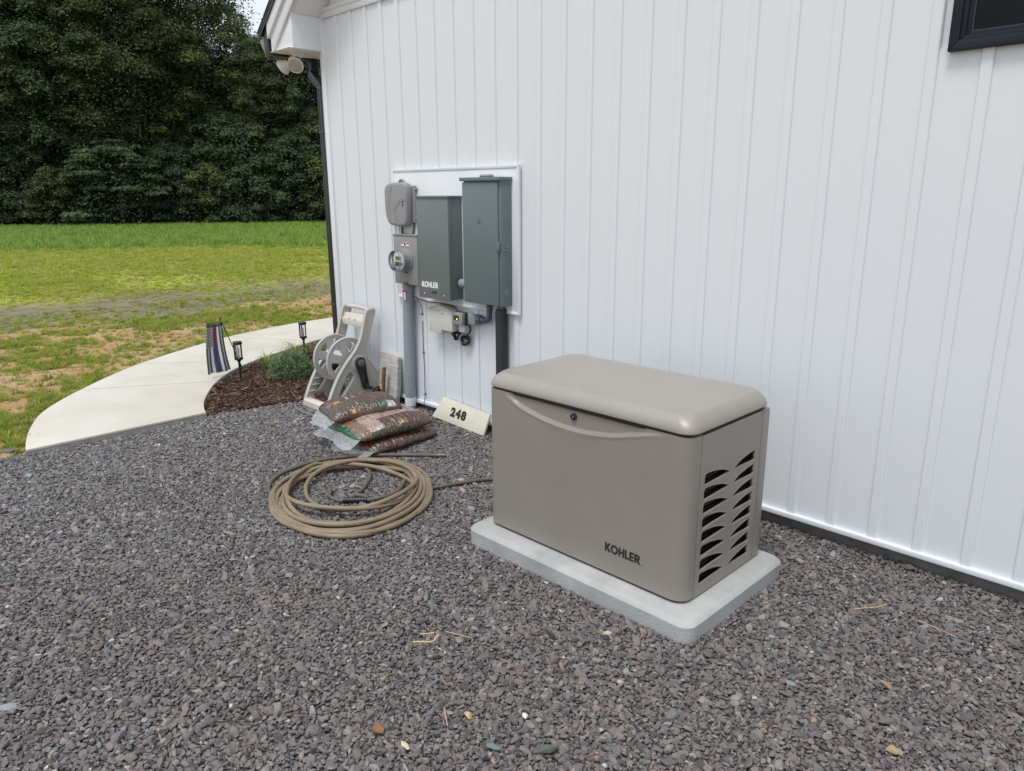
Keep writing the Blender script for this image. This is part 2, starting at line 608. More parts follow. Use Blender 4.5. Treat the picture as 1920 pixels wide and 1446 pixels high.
def ground_material():
    m = bpy.data.materials.new('field_ground')
    m.use_nodes = True
    nt = m.node_tree
    n, l = nt.nodes, nt.links
    b = n['Principled BSDF']
    b.inputs['Roughness'].default_value = .95
    b.inputs['Specular IOR Level'].default_value = .15
    g = n.new('ShaderNodeNewGeometry')
    pos = g.outputs['Position']
    def math_(op, a, c=None, d=None):
        x = n.new('ShaderNodeMath')
        x.operation = op
        for i, v in enumerate((a, c, d)):
            if v is None:
                continue
            if isinstance(v, (int, float)):
                x.inputs[i].default_value = v
            else:
                l.new(v, x.inputs[i])
        return x.outputs[0]
    def noise(sc, det=6, rough=.6):
        t = n.new('ShaderNodeTexNoise')
        t.inputs['Scale'].default_value = sc
        t.inputs['Detail'].default_value = det
        t.inputs['Roughness'].default_value = rough
        l.new(pos, t.inputs[0])
        return t.outputs[0]
    def rng_(v, a, c):
        x = n.new('ShaderNodeMapRange')
        x.interpolation_type = 'SMOOTHSTEP'
        x.inputs[1].default_value = a
        x.inputs[2].default_value = c
        l.new(v, x.inputs[0])
        return x.outputs[0]
    def mix(f, a, c):
        x = n.new('ShaderNodeMix')
        x.data_type = 'RGBA'
        l.new(f, x.inputs[0])
        for i, v in ((6, a), (7, c)):
            if isinstance(v, tuple):
                x.inputs[i].default_value = (*v, 1)
            else:
                l.new(v, x.inputs[i])
        return x.outputs[2]
    sp = n.new('ShaderNodeSeparateXYZ')
    l.new(pos, sp.inputs[0])
    X, Y = sp.outputs[0], sp.outputs[1]
    n1, n2, n3, n4 = noise(.35), noise(1.1), noise(4.5, 8, .7), noise(26, 6, .7)
    warp = math_('MULTIPLY', math_('SUBTRACT', n1, .5), 9.0)
    Xw = math_('ADD', X, warp)
    lawn = mix(rng_(n3, .3, .7), (.22, .28, .03), (.38, .40, .07))
    lawn = mix(rng_(n2, .45, .75), lawn, (.36, .30, .12))
    soil = mix(rng_(n3, .35, .65), (.15, .132, .095), (.25, .215, .15))
    dirt = mix(rng_(n2, .35, .65), (.42, .26, .135), (.48, .345, .21))
    dirt = mix(rng_(n4, .4, .75), dirt, (.31, .17, .08))
    # soil band between -16 and -12
    c = mix(rng_(math_('ADD', Xw, math_('MULTIPLY', math_('SUBTRACT', n2, .5), 4.0)), -18.0, -14.0), lawn, soil)
    c = mix(rng_(math_('ADD', Xw, math_('MULTIPLY', math_('SUBTRACT', n3, .5), 1.2)), -12.6, -11.9), c, dirt)
    # crop ground
    d = math_('ADD', math_('MULTIPLY', math_('ADD', X, 55.0), .811), math_('MULTIPLY', math_('SUBTRACT', Y, 8.0), -.585))
    dw = math_('ADD', d, math_('MULTIPLY', math_('SUBTRACT', n2, .5), 1.5))
    crop = mix(rng_(n3, .3, .7), (.10, .16, .03), (.20, .21, .06))
    c = mix(rng_(dw, 23.6, 20.6), c, crop)
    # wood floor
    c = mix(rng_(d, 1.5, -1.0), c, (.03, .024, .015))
    l.new(c, b.inputs['Base Color'])
    bp = n.new('ShaderNodeBump')
    bp.inputs['Strength'].default_value = .7
    bp.inputs['Distance'].default_value = .03
    l.new(n4, bp.inputs['Height'])
    l.new(bp.outputs[0], b.inputs['Normal'])
    return m

MT['field'] = ground_material()
bm = B()
box(bm, (-420, -400, -.6), (380, 400, -.03))
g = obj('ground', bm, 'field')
g['kind'] = 'structure'
g['label'] = 'patchy lawn and field with bare orange dirt running to the woods'

# ---- walkway
INNER = [(-6.235, 2.434), (-6.40, 2.485), (-6.62, 2.58), (-6.874, 2.724), (-7.174, 2.919), (-7.474, 3.172), (-7.724, 3.458), (-7.972, 3.852), (-8.153, 4.242), (-8.396, 4.746), (-8.6, 5.5), (-8.72, 7.5), (-8.6, 10)]
OUTER = [(-6.24, 1.084), (-6.49, 1.142), (-6.857, 1.255), (-7.312, 1.459), (-7.878, 1.902), (-8.588, 2.631), (-9.156, 3.492), (-9.48, 4.129), (-9.755, 5.106), (-9.82, 6.0), (-9.85, 7.5), (-9.7, 10)]
inner = smooth_line(INNER, 8)
outer = smooth_line(OUTER, 8)
PATH_POLY = outer+inner[::-1]
def nearest(line, p):
    return min(range(len(line)), key=lambda i: (line[i][0]-p[0])**2+(line[i][1]-p[1])**2)
JO = [(-7.85, 1.876), (-8.62, 2.70), (-9.47, 4.12), (-9.82, 6.2)]
JI = [(-7.25, 2.98), (-7.85, 3.64), (-8.40, 4.75), (-8.66, 6.4)]
io = [0]+[nearest(outer, p) for p in JO]+[len(outer)-1]
ii = [0]+[nearest(inner, p) for p in JI]+[len(inner)-1]
def shrink(poly, k):
    c = np.mean(np.array(poly), 0)
    return [tuple(c+(np.array(p)-c)*k) for p in poly]
bm = B()
prism(bm, [(x, y) for x, y in shrink(PATH_POLY[:], 1.0)], 'XY', -.12, .022)
walk = obj('walkway', bm, 'path_side')
walk['kind'] = 'structure'
walk['label'] = 'pale concrete walkway curving round the house corner'
for k in range(len(io)-1):
    a = [np.array(p) for p in outer[io[k]:io[k+1]+1]]
    b_ = [np.array(p) for p in inner[ii[k]:ii[k+1]+1]]
    def pull(line, first, last, g_=.008):
        L = [p.copy() for p in line]
        if first:
            L[0] = L[0]+(L[1]-L[0])/np.linalg.norm(L[1]-L[0])*g_
        if last:
            L[-1] = L[-1]+(L[-2]-L[-1])/np.linalg.norm(L[-2]-L[-1])*g_
        return L
    a = pull(a, k > 0, k < len(io)-2)
    b_ = pull(b_, k > 0, k < len(io)-2)
    bm = B()
    prism(bm, [tuple(p) for p in a]+[tuple(p) for p in b_[::-1]], 'XY', .0235, .047, .006, 2)
    for v in bm.verts:                      # 3 mm past the base so that the edges never share a plane
        pass
    o = obj('slab', bm, 'path', walk)

# ---- gravel bed and mulch bed
BED = [(p[0]+.004, p[1]) for p in inner if p[1] < 6.6]
BED_POLY = BED+[(-6.33, 6.6), (-6.30, 3.86), (-5.92, 3.85), (-5.98, 3.55), (-6.10, 3.30), (-6.20, 3.0), (-6.235, 2.75), (-6.27, 2.55)]
def bed_h(x, y):
    return -.012+.03*vnoise(np.array([x]), np.array([y]), 3.0, 3)[0]
def grid_sheet(name, poly, fn, m, step, label, lo, hi):
    """fine grid clipped to a polygon"""
    xs = np.arange(lo[0], hi[0], step)
    ys = np.arange(lo[1], hi[1], step)
    gx, gy = np.meshgrid(xs, ys, indexing='ij')
    z = fn(gx.ravel(), gy.ravel())
    ins = inpoly(gx.ravel()+step/2, gy.ravel()+step/2, poly).reshape(gx.shape)
    V = np.stack([gx.ravel(), gy.ravel(), z], 1)
    ny = len(ys)
    F = []
    for i in range(len(xs)-1):
        for j in range(ny-1):
            if ins[i, j]:
                k = i*ny+j
                F.append((k, k+ny, k+ny+1, k+1))
    me = bpy.data.meshes.new(name)
    me.from_pydata(V.tolist(), [], F)
    o = link(name, me, m, smooth=0)
    o['kind'] = 'structure'
    o['label'] = label
    return o
mulch_fn = lambda x, y: -.018+.035*fbm(x, y, 2.2, 3)+.012*np.clip((x+7.9)*1.0, 0, 1)*0
grid_sheet('mulch_bed', BED_POLY, mulch_fn, 'mulch_bed', .04, 'brown mulch bed between the walkway and the house', (-8.8, 2.3), (-5.85, 6.7))

GRAVEL_POLY = [(-6.32, 1.09), (-6.30, .9), (-6.42, .4), (-6.36, -.3), (-6.5, -1.2), (-6.45, -3.2), (4.5, -3.2), (4.5, 3.885), (-6.0, 3.885), (-5.92, 3.84), (-5.98, 3.55), (-6.10, 3.30), (-6.20, 3.0), (-6.235, 2.75), (-6.30, 2.5)]
grav_fn = lambda x, y: -.016+.024*fbm(x, y, .9, 5)+.022*np.clip((y-3.3)/.5, 0, 1)*np.clip((-x-3.6)/1.0, 0, 1)
grid_sheet('gravel_ground', GRAVEL_POLY, lambda x, y: grav_fn(x, y)-.008, 'gravel_base', .07, 'grey crushed stone yard beside the house', (-6.6, -3.3), (4.6, 3.9))

# ================================================================ HOUSE
WY = 3.84          # face of the siding panels
X_L, X_R = -6.31, 7.2
house = thing('house', (-6.31, 3.9, 0), 'white board and batten house with black gutter and dark window', 'house')
bm = B()
box(bm, (-6.285, 3.872, -.3), (X_R-.03, 12.0, .13), 0)
obj('foundation', bm, 'foundation', house)
bm = B()
box(bm, (-6.305, 3.853, .10), (X_R, 12.0, 3.405), 0)
obj('wall', bm, 'siding', house)
PITCH = .84
RX = (X_L+X_R)/2
bm = B()
zr = 3.41+PITCH*(RX+6.27)
prism(bm, [(-6.27, 3.41), (X_R-.03, 3.41), (RX, zr)], 'XZ', 3.849, 12.0)
obj('gable_wall', bm, 'siding', house)

# battens and panels
SP, BW = .21877, .054
bats = [-1.213+SP*k for k in range(-23, 38)]
bats = [x for x in bats if -6.17 < x < X_R-.06]
WIN = (-1.146, .05, 2.455, 3.32)
HOLES = [WIN]
def spans(x0, x1, zlo, zhi):
    for (a, b_, c, d) in HOLES:
        if x1 > a+.02 and x0 < b_-.02:
            return [(zlo, c+.02)] if d >= zhi-.06 else [(zlo, c+.02), (d-.02, zhi)]
    return [(zlo, zhi)]
def batten_mesh(z0, z1):
    bm = B()
    h = BW/2
    prism(bm, [(-h, WY+.004), (-h+.0005, WY-.001), (-h+.004, WY-.0090), (-h+.009, WY-.0115), (h-.009, WY-.0115), (h-.004, WY-.0090), (h-.0005, WY-.001), (h, WY+.004)], 'XY', z0, z1)
    bmesh.ops.recalc_face_normals(bm, faces=bm.faces[:])
    me = bpy.data.meshes.new('batten')
    bm.to_mesh(me)
    bm.free()
    me.materials.append(MT['siding'])
    me.transform(Matrix.Translation((0, -3.9, 0)))
    me.shade_smooth()
    me.set_sharp_from_angle(angle=R(25))
    return me
def panel_mesh(z0, z1, w):
    bm = B()
    h = w/2
    # a shallow bowed vinyl panel with tucked-in edges
    prism(bm, [(-h, WY+.012), (-h, WY+.0012), (-h+.012, WY+.0002), (-h+.04, WY-.0008), (0, WY-.0004), (h-.04, WY-.0008), (h-.012, WY+.0002), (h, WY+.0012), (h, WY+.012)], 'XY', z0, z1)
    bmesh.ops.recalc_face_normals(bm, faces=bm.faces[:])
    me = bpy.data.meshes.new('siding_panel')
    bm.to_mesh(me)
    bm.free()
    me.materials.append(MT['siding'])
    me.transform(Matrix.Translation((0, -3.9, 0)))
    me.shade_smooth()
    me.set_sharp_from_angle(angle=R(40))
    return me
cache = {}
def piece(name, maker, key, x):
    if key not in cache:
        cache[key] = maker()
    o = bpy.data.objects.new(name, cache[key])
    COL.objects.link(o)
    o.parent = house
    o.location = (x+6.31, 0, 0)
    return o
ZB, ZT = .105, 3.36
for x in bats:
    for (a, c) in spans(x-BW/2, x+BW/2, ZB, ZT):
        piece('batten', lambda: batten_mesh(a, c), ('b', a, c), x)
edges = [-6.25]+[x for x in bats]+[X_R-.05]
for i in range(len(edges)-1):
    x0 = edges[i]+(BW/2-.001 if i else 0)
    x1 = edges[i+1]-(BW/2-.001 if i < len(edges)-2 else 0)
    w = round(x1-x0, 4)
    for (a, c) in spans(x0, x1, ZB, ZT):
        piece('siding_panel', lambda: panel_mesh(a, c, w), ('p', a, c, w), (x0+x1)/2)

bm = B()
box(bm, (-6.25, WY-.026, .084), (X_R, WY+.02, .112), .003)
obj('base_trim', bm, 'trim', house)
bm = B()
box(bm, (-6.285, WY-.024, .083), (-6.217, 3.93, 3.352), .004)
obj('corner_trim', bm, 'trim', house)
bm = B()
box(bm, (-6.29, WY-.022, 3.35), (X_R, WY+.02, 3.415), .004)
box(bm, (-6.29, WY-.030, 3.40), (X_R, WY+.02, 3.43), .004)
obj('frieze_board', bm, 'trim', house)

# gable overhang: eave return, rake boards, soffits
YF = 3.54
zb = lambda x: 3.09+PITCH*(x+6.585)          # underside line of the rake
zt = lambda x: 3.255+PITCH*(x+6.72)          # roof line
bm = B()
prism(bm, [(-6.60, 3.09), (-6.25, 3.09), (-6.25, zb(-6.25)+.02), (-6.60, 3.14)], 'XZ', YF, 3.86, .002)
obj('eave_return', bm, 'trim', house)
bm = B()
prism(bm, [(-6.25, zb(-6.25)-.0), (RX, zb(RX)), (RX, zb(RX)+.02), (-6.25, zb(-6.25)+.02)], 'XZ', YF+.004, 3.852)
obj('rake_soffit', bm, 'soffit', house)
bm = B()
prism(bm, [(-6.245, zb(-6.245)-.012), (-6.10, zb(-6.10)-.012), (-6.10, zb(-6.10)-.003), (-6.245, zb(-6.245)-.003)], 'XZ', YF+.02, 3.83)
obj('soffit_seam', bm, 'soffit', house)
for xr, nm in ((1, 'rake_board'),):
    bm = B()
    prism(bm, [(-6.592, 3.088), (-6.585, 3.088), (RX, zb(RX)), (RX, zb(RX)+.15), (-6.592, zb(-6.592)+.15)], 'XZ', YF-.022, YF-.002, .003)
    obj('rake_board', bm, 'trim', house)
    bm = B()
    prism(bm, [(-6.612, zb(-6.612)+.135), (RX, zb(RX)+.135), (RX, zt(RX)-.012), (-6.612, zt(-6.612)-.012)], 'XZ', YF-.045, YF-.002, .003)
    obj('shadow_board', bm, 'trim', house)
bm = B()
box(bm, (-6.655, 3.86, 3.09), (-6.30, 12.2, 3.11), .002)
box(bm, (-6.60, 3.50, 3.0875), (-6.252, 3.865, 3.0895), 0)
obj('eave_soffit', bm, 'soffit', house)
bm = B()
box(bm, (-6.672, 3.545, 3.075), (-6.652, 12.2, 3.27), .002)
obj('eave_fascia', bm, 'black_metal', house)
# roof slabs
for s in (-1, 1):
    bm = B()
    f = lambda x: RX+s*(RX-x)*-1 if s > 0 else x
    pl = [(-6.745, zt(-6.745)), (RX, zt(RX)), (RX, zt(RX)+.035), (-6.75, zt(-6.75)+.035)]
    if s > 0:
        pl = [(2*RX-a+.002, b_) for a, b_ in pl]
    prism(bm, pl, 'XZ', YF-.062, 12.3, .003)
    ro = obj('roof', bm, 'roof', house)
    if s < 0:
        bm = B()
        prism(bm, [(-6.75, zt(-6.75)-.03), (RX, zt(RX)-.03), (RX, zt(RX)-.001), (-6.75, zt(-6.75)-.001)], 'XZ', YF-.058, YF-.047)
        obj('drip_edge', bm, 'black_metal', ro)
        rngs = random.Random(4)
        bm = B()                       # uneven shingle butts along the rake
        for k in range(40):
            xa = -6.752+k*.143
            xb = xa+.146
            h_ = .037+rngs.random()*.004
            prism(bm, [(xa, zt(xa)+.030), (xb, zt(xb)+.030), (xb, zt(xb)+h_), (xa, zt(xa)+h_+.004)], 'XZ', YF-.066-rngs.random()*.006, 3.9)
        obj('shingle', bm, 'roof', ro)['kind'] = 'stuff'
# gutter
gp = [(a_-.012-(.05 if a_ < -6.7 else 0)*(1 if a_ < -6.7 else 0), b_) for a_, b_ in [(-6.678, 3.255), (-6.678, 3.10), (-6.735, 3.095), (-6.752, 3.15), (-6.785, 3.20), (-6.79, 3.245), (-6.775, 3.245), (-6.772, 3.205), (-6.74, 3.155), (-6.728, 3.11), (-6.69, 3.112), (-6.69, 3.255)]]
bm = B()
prism(bm, gp, 'XZ', 3.56, 12.2)
gut = obj('gutter', bm, 'black_metal', house)
bm = B()
prism(bm, [(-6.692, 3.235), (-6.692, 3.09), (-6.765, 3.09), (-6.805, 3.15), (-6.838, 3.195), (-6.842, 3.225)], 'XZ', 3.545, 3.5595)
obj('end_cap', bm, 'gutter_end_sheen', gut)
bm = B()
prism(bm, [(-6.69, 3.078), (-6.603, 3.078), (-6.618, 3.20), (-6.618, zt(-6.618)-.015), (-6.69, zt(-6.69)-.012)], 'XZ', 3.500, 3.548, .003)
obj('corner_cap', bm, 'black_metal', gut)

# downspout with ribs
def duct(bm, pts, a, c):
    """rectangular corrugated tube along pts; a along Y, c across"""
    for p, q in zip(pts[:-1], pts[1:]):
        p, q = Vector(p), Vector(q)
        d = q-p
        L = d.length
        d.normalize()
        y = Vector((0, 1, 0))
        x = y.cross(d).normalized()
        M = Matrix((x, y, d)).transposed().to_4x4()
        M.translation = p
        box(bm, (-c/2, -a/2, -.012), (c/2, a/2, L+.012), .006, 2, M)
        for k in range(4):
            yy = -a/2+a*(k+.5)/4
            for sx in (-1, 1):
                box(bm, (sx*c/2-.003, yy-.005, 0), (sx*c/2+.003, yy+.005, L), .0025, 1, M)
        for k in range(3):
            xx = -c/2+c*(k+.5)/3
            box(bm, (xx-.005, -a/2-.003, 0), (xx+.005, -a/2+.003, L), .0025, 1, M)
bm = B()
duct(bm, [(-6.67, 3.97, 3.09), (-6.67, 3.97, 2.955)], .075, .075)
duct(bm, [(-6.665, 3.95, 2.955), (-6.375, 3.885, 2.80)], .073, .070)
duct(bm, [(-6.362, 3.882, 2.80), (-6.362, 3.882, .12)], .078, .118)
ds = obj('downspout', bm, 'black_metal', house, smooth=30)
for zz in (2.4, .8):
    bm = B()
    box(bm, (-6.425, 3.839, zz), (-6.288, 3.926, zz+.03), .002)
    obj('strap', bm, 'black_metal', ds)

# window
win = None
bm = B()
a, b_, c, d = WIN
def frame(bm, a, b_, c, d, w, y0, y1, bev):
    t = [((a, c), (a+w, c+w), (a+w, d-w), (a, d)), ((b_-w, c+w), (b_, c), (b_, d), (b_-w, d-w)), ((a, c), (b_, c), (b_-w, c+w), (a+w, c+w)), ((a+w, d-w), (b_-w, d-w), (b_, d), (a, d))]
    for p in t:
        prism(bm, list(p), 'XZ', y0, y1, bev, 2)
frame(bm, a, b_, c, d, .040, WY-.040, WY+.03, .004)
frame(bm, a+.036, b_-.036, c+.036, d-.036, .022, WY-.026, WY+.03, .003)
win = obj('window', bm, 'window_frame', house)
bm = B()
frame(bm, a+.056, b_-.056, c+.056, d-.056, .020, WY-.012, WY+.03, .003)
obj('sash', bm, 'window_frame', win)
bm = B()
frame(bm, a+.074, b_-.074, c+.074, d-.074, .004, WY-.004, WY+.02, .001)
obj('glazing_bead', bm, 'glaze_bead', win)
bm = B()
box(bm, (a+.07, WY+.004, c+.07), (b_-.07, WY+.010, d-.07))
obj('pane', bm, 'pane', win)

# white equipment board with its trim
bm = B()
BX0, BX1, BZ0, BZ1 = -5.270, -3.778, .999, 2.058
box(bm, (BX0+.02, WY-.030, BZ0+.02), (BX1-.02, WY+.002, BZ1-.02), .001)
bb = obj('equipment_board', bm, 'trim', house)
bm = B()
frame(bm, BX0, BX1, BZ0, BZ1, .022, WY-.036, WY-.012, .004)
obj('board_trim', bm, 'trim', bb)

# ================================================================ WALL EQUIPMENT
YB = WY-.031       # face of the equipment board

def put_text(s, size, offset, M, name, m, parent, width=None, extrude=.0006):
    bm = text_bm(s, size, offset, extrude)
    if width:
        xs = [v.co.x for v in bm.verts]
        w = max(xs)-min(xs)
        x0 = min(xs)
        for v in bm.verts:
            v.co.x = (v.co.x-x0)*width/w
    bmesh.ops.transform(bm, matrix=M, verts=bm.verts[:])
    return obj(name, bm, m, parent, smooth=None)

def word_bm(word, height, depth=.0012):
    """heavy geometric capitals built from strokes"""
    bm = B()
    sw_, x = .225, 0.0
    def P(poly):
        prism(bm, [((x+a)*height, b_*height) for a, b_ in poly], 'XY', 0, depth)
    def R_(a, b_, c, d):
        P([(a, b_), (c, b_), (c, d), (a, d)])
    def ring(cx, cy, rx, ry, a0, a1, n=28):
        o_ = [(cx+rx*math.cos(R(a0+(a1-a0)*k/n)), cy+ry*math.sin(R(a0+(a1-a0)*k/n))) for k in range(n+1)]
        i_ = [(cx+(rx-sw_)*math.cos(R(a0+(a1-a0)*k/n)), cy+(ry-sw_)*math.sin(R(a0+(a1-a0)*k/n))) for k in range(n+1)]
        for k in range(n):
            P([o_[k], o_[k+1], i_[k+1], i_[k]])
    for ch in word:
        if ch == 'K':
            R_(0, 0, sw_, 1)
            P([(sw_-.01, .60), (.46, 1), (.77, 1), (.45, .53), (.81, 0), (.50, 0), (sw_-.01, .40)])
            x += .80
        elif ch == 'O':
            ring(.49, .5, .50, .52, 0, 360)
            x += 1.07
        elif ch == 'H':
            R_(0, 0, sw_, 1)
            R_(.52, 0, .52+sw_, 1)
            R_(sw_, .39, .52, .60)
            x += .83
        elif ch == 'L':
            R_(0, 0, sw_, 1)
            R_(sw_, 0, .53, .20)
            x += .60
        elif ch == 'E':
            R_(0, 0, sw_, 1)
            for z_ in (0, .40, .80):
                R_(sw_, z_, .56, z_+.20)
            x += .66
        elif ch == 'R':
            R_(0, 0, sw_, 1)
            R_(sw_, .80, .36, 1)
            R_(sw_, .36, .36, .56)
            ring(.36, .68, .32, .32, -90, 90, 14)
            P([(.26, .36), (.52, .37), (.78, 0), (.49, 0)])
            x += .78
    return bm, x*height

def put_word(word, M, width, name, m, parent):
    bm, w = word_bm(word, 1.0, .0012)
    k = width/w
    for v in bm.verts:
        v.co.x *= k
        v.co.y *= k*1.02
    bmesh.ops.transform(bm, matrix=M, verts=bm.verts[:])
    return obj(name, bm, m, parent, smooth=None)

# ---- breaker panel (tallest, right)
t = thing('breaker_panel', (-4.08, YB, 1.06), 'tall blue grey breaker panel, rightmost box on the white board', 'electrical box')
px0, px1, pz0, pz1, pf = -4.250, -3.848, 1.066, 1.970, WY-.147
bm = B()
box(bm, (px0+.004, pf+.010, pz0), (px1-.003, YB-.001, pz1-.012), .004)
obj('enclosure', bm, 'box_green2', t)
bm = B()
box(bm, (px0+.002, pf-.004, pz0+.004), (px1-.026, pf+.012, pz1-.028), .004)
dr = obj('door', bm, 'box_green2', t)
bm = B()
box(bm, (px0+.165, pf-.0065, 1.652), (px0+.195, pf-.003, 1.692), .001)
obj('emblem', bm, 'box_green2', dr)
bm = B()
box(bm, (px0+.172, pf-.0078, 1.684), (px0+.188, pf-.006, 1.687), 0)
box(bm, (px0+.178, pf-.0078, 1.660), (px0+.182, pf-.006, 1.684), 0)
obj('emblem_mark', bm, 'pvc_dark', dr)
bm = B()
box(bm, (px0-.012, pf-.018, pz1-.020), (px1+.006, YB-.001, pz1+.006), .004)
obj('rain_hood', bm, 'box_green2', t)
bm = B()
box(bm, (px0+.15, pf+.03, pz1+.004), (px0+.25, pf+.09, pz1+.026), .011, 3)
obj('hub_cap', bm, 'telecom', t)
bm = B()
box(bm, (px1-.032, pf-.012, 1.455), (px1-.010, pf+.004, 1.53), .003)
lathe(bm, [(.011, 0), (.011, .012), (.0, .012)], (px1-.02, pf-.010, 1.48), 'Y', 12, -1)
box(bm, (px1-.006, pf+.02, 1.462), (px1+.008, pf+.06, 1.478), .003)
box(bm, (px1-.006, pf+.045, 1.48), (px1+.006, pf+.075, 1.50), .003)
obj('latch', bm, 'box_green2', t)
for yy in (.03, .055, .082):
    bm = B()
    lathe(bm, [(.006, 0), (.006, .004), (0, .004)], (px1-.003, pf+yy, pz1-.042), 'X', 10)
    obj('rivet', bm, 'pvc_dark', t)
bm = B()
lathe(bm, [(.028, 0), (.028, .002), (.025, .003), (0, .003)], (px1-.003, pf+.06, 1.16), 'X', 20)
obj('knockout', bm, 'box_green2', t)
bm = B()
lathe(bm, [(.042, 0), (.042, .05), (.036, .05), (.036, .12)], (-4.250, pf+.075, 1.19), 'X', 20, -1)
obj('conduit_nipple', bm, 'pvc', t)

# ---- transfer switch
tx0, tx1, tz0, tz1, tf = -4.775, -4.392, 1.058, 1.842, WY-.172
t = thing('transfer_switch', (-4.58, YB, 1.06), 'grey green transfer switch box with white lettering, between meter and tall panel', 'electrical box')
bm = B()
box(bm, (tx0+.004, tf+.035, tz0+.004), (tx1-.003, YB-.001, tz1-.006), .003)
obj('enclosure', bm, 'box_green', t)
bm = B()
box(bm, (tx0, tf, tz0), (tx1, tf+.033, tz1-.008), .004)
fc = obj('front_cover', bm, 'box_green', t)
bm = B()
box(bm, (tx0-.006, tf-.008, tz1-.010), (tx1+.006, YB-.001, tz1+.006), .003)
obj('rain_hood', bm, 'box_green', t)
put_word('KOHLER', M_front(tx0+.040, tf-.0005, 1.145), .205, 'lettering', 'white_print', fc)
for xx, zz in ((.07, 1.09), (.315, 1.092)):
    bm = B()
    lathe(bm, [(.008, 0), (.008, .004), (.005, .007), (0, .007)], (tx0+xx, tf, zz), 'Y', 12, -1)
    obj('screw', bm, 'zinc', fc)
bm = B()
box(bm, (tx0+.165, tf-.008, 1.108), (tx0+.225, tf, 1.118), .003)
obj('handle_slot', bm, 'dark_print', fc)

# ---- meter socket
mx0, mx1, mz0, mz1, mf = -5.165, -4.845, 1.135, 1.535, WY-.122
t = thing('electric_meter', (-5.0, YB, 1.13), 'light grey electric meter box with round glass meter', 'electric meter')
bm = B()
box(bm, (mx0+.004, mf+.012, mz0+.004), (mx1-.004, YB-.001, mz1), .004)
obj('enclosure', bm, 'box_grey', t)
bm = B()
box(bm, (mx0, mf, mz0), (mx1, mf+.010, mz1-.004), .003)
cv = obj('front_cover', bm, 'box_grey', t)
bm = B()
box(bm, (mx0-.004, mf-.006, mz1-.003), (mx1+.004, YB-.001, mz1+.006), .002)
obj('rain_hood', bm, 'box_grey', t)
mc = (-5.005, mf, 1.335)
bm = B()
lathe(bm, [(.098, 0), (.098, .010), (.086, .014), (.083, .07), (.083, .072), (.0, .072)], mc, 'Y', 40, -1)
mb = obj('meter_base', bm, 'telecom', t, smooth=30)
bm = B()
lathe(bm, [(.078, .072), (.078, .074), (0, .074)], mc, 'Y', 40, -1)
obj('dial_face', bm, 'label_white', mb)
bm = B()
lathe(bm, [(.087, .060), (.087, .072), (.0835, .075), (.080, .112), (.074, .118), (.0, .119)], mc, 'Y', 40, -1)
obj('glass_cover', bm, 'clear', mb, smooth=40)
bm = B()
tube(bm, [(mc[0]+.086*math.cos(a_), mf-.072, mc[2]+.086*math.sin(a_)) for a_ in np.linspace(0, 2*math.pi, 40, endpoint=False)], .005, 8, closed=True)
tube(bm, [(mc[0]+.081*math.cos(a_), mf-.113, mc[2]+.081*math.sin(a_)) for a_ in np.linspace(0, 2*math.pi, 40, endpoint=False)], .004, 8, closed=True)
obj('seal_ring', bm, 'telecom', mb)
bm = B()
box(bm, (mc[0]-.035, mf-.0775, mc[2]+.008), (mc[0]+.035, mf-.0745, mc[2]+.034))
obj('display', bm, 'lcd', mb)
bm = B()
box(bm, (mc[0]-.045, mf-.078, mc[2]-.045), (mc[0]+.01, mf-.0745, mc[2]-.012))
box(bm, (mc[0]+.022, mf-.082, mc[2]-.035), (mc[0]+.048, mf-.0745, mc[2]-.015), .002)
obj('nameplate', bm, 'pvc_dark', mb)
bm = B()
box(bm, (-5.062, mf-.0012, 1.448), (-4.952, mf+.001, 1.478))
wp = obj('warning_label', bm, 'label_white', cv)
for xa, xb in ((-5.060, -5.025), (-4.990, -4.954)):
    bm = B()
    box(bm, (xa, mf-.0022, 1.466), (xb, mf-.001, 1.4765))
    obj('red_band', bm, 'red', wp)
bm = B()
box(bm, (-5.018, mf-.0022, 1.452), (-4.998, mf-.001, 1.474))
obj('symbol', bm, 'dark_print', wp)
for lo, hi in (((-5.03, mf-.012, 1.228), (-4.985, mf, 1.245)), ((-5.035, mf-.010, 1.128), (-4.985, mf+.01, 1.155))):
    bm = B()
    box(bm, lo, hi, .003)
    obj('hasp', bm, 'brass', t)

# ---- telephone / fibre box
t = thing('telecom_box', (-5.1, WY, 1.61), 'rounded grey telecom box with curved grooves above the meter', 'utility box')
bm = B()
out = smooth_loop([(-5.262, 1.70), (-5.268, 1.80), (-5.262, 1.91), (-5.20, 1.947), (-5.08, 1.952), (-4.99, 1.945), (-4.962, 1.90), (-4.968, 1.76), (-4.985, 1.63), (-5.03, 1.605), (-5.12, 1.604), (-5.22, 1.622)], 5)
prism(bm, out, 'XZ', WY-.125, WY-.055, .022, 4)
cov = obj('cover', bm, 'telecom', t, smooth=50)
bm = B()
prism(bm, [(-5.235, 1.635), (-5.235, 1.925), (-4.945, 1.925), (-4.945, 1.635)], 'XZ', WY-.058, WY-.016, .008, 2)
box(bm, (-4.955, WY-.05, 1.66), (-4.925, WY-.015, 1.68), .004)
box(bm, (-4.955, WY-.05, 1.89), (-4.925, WY-.015, 1.91), .004)
obj('back_box', bm, 'telecom', t)
bm = B()
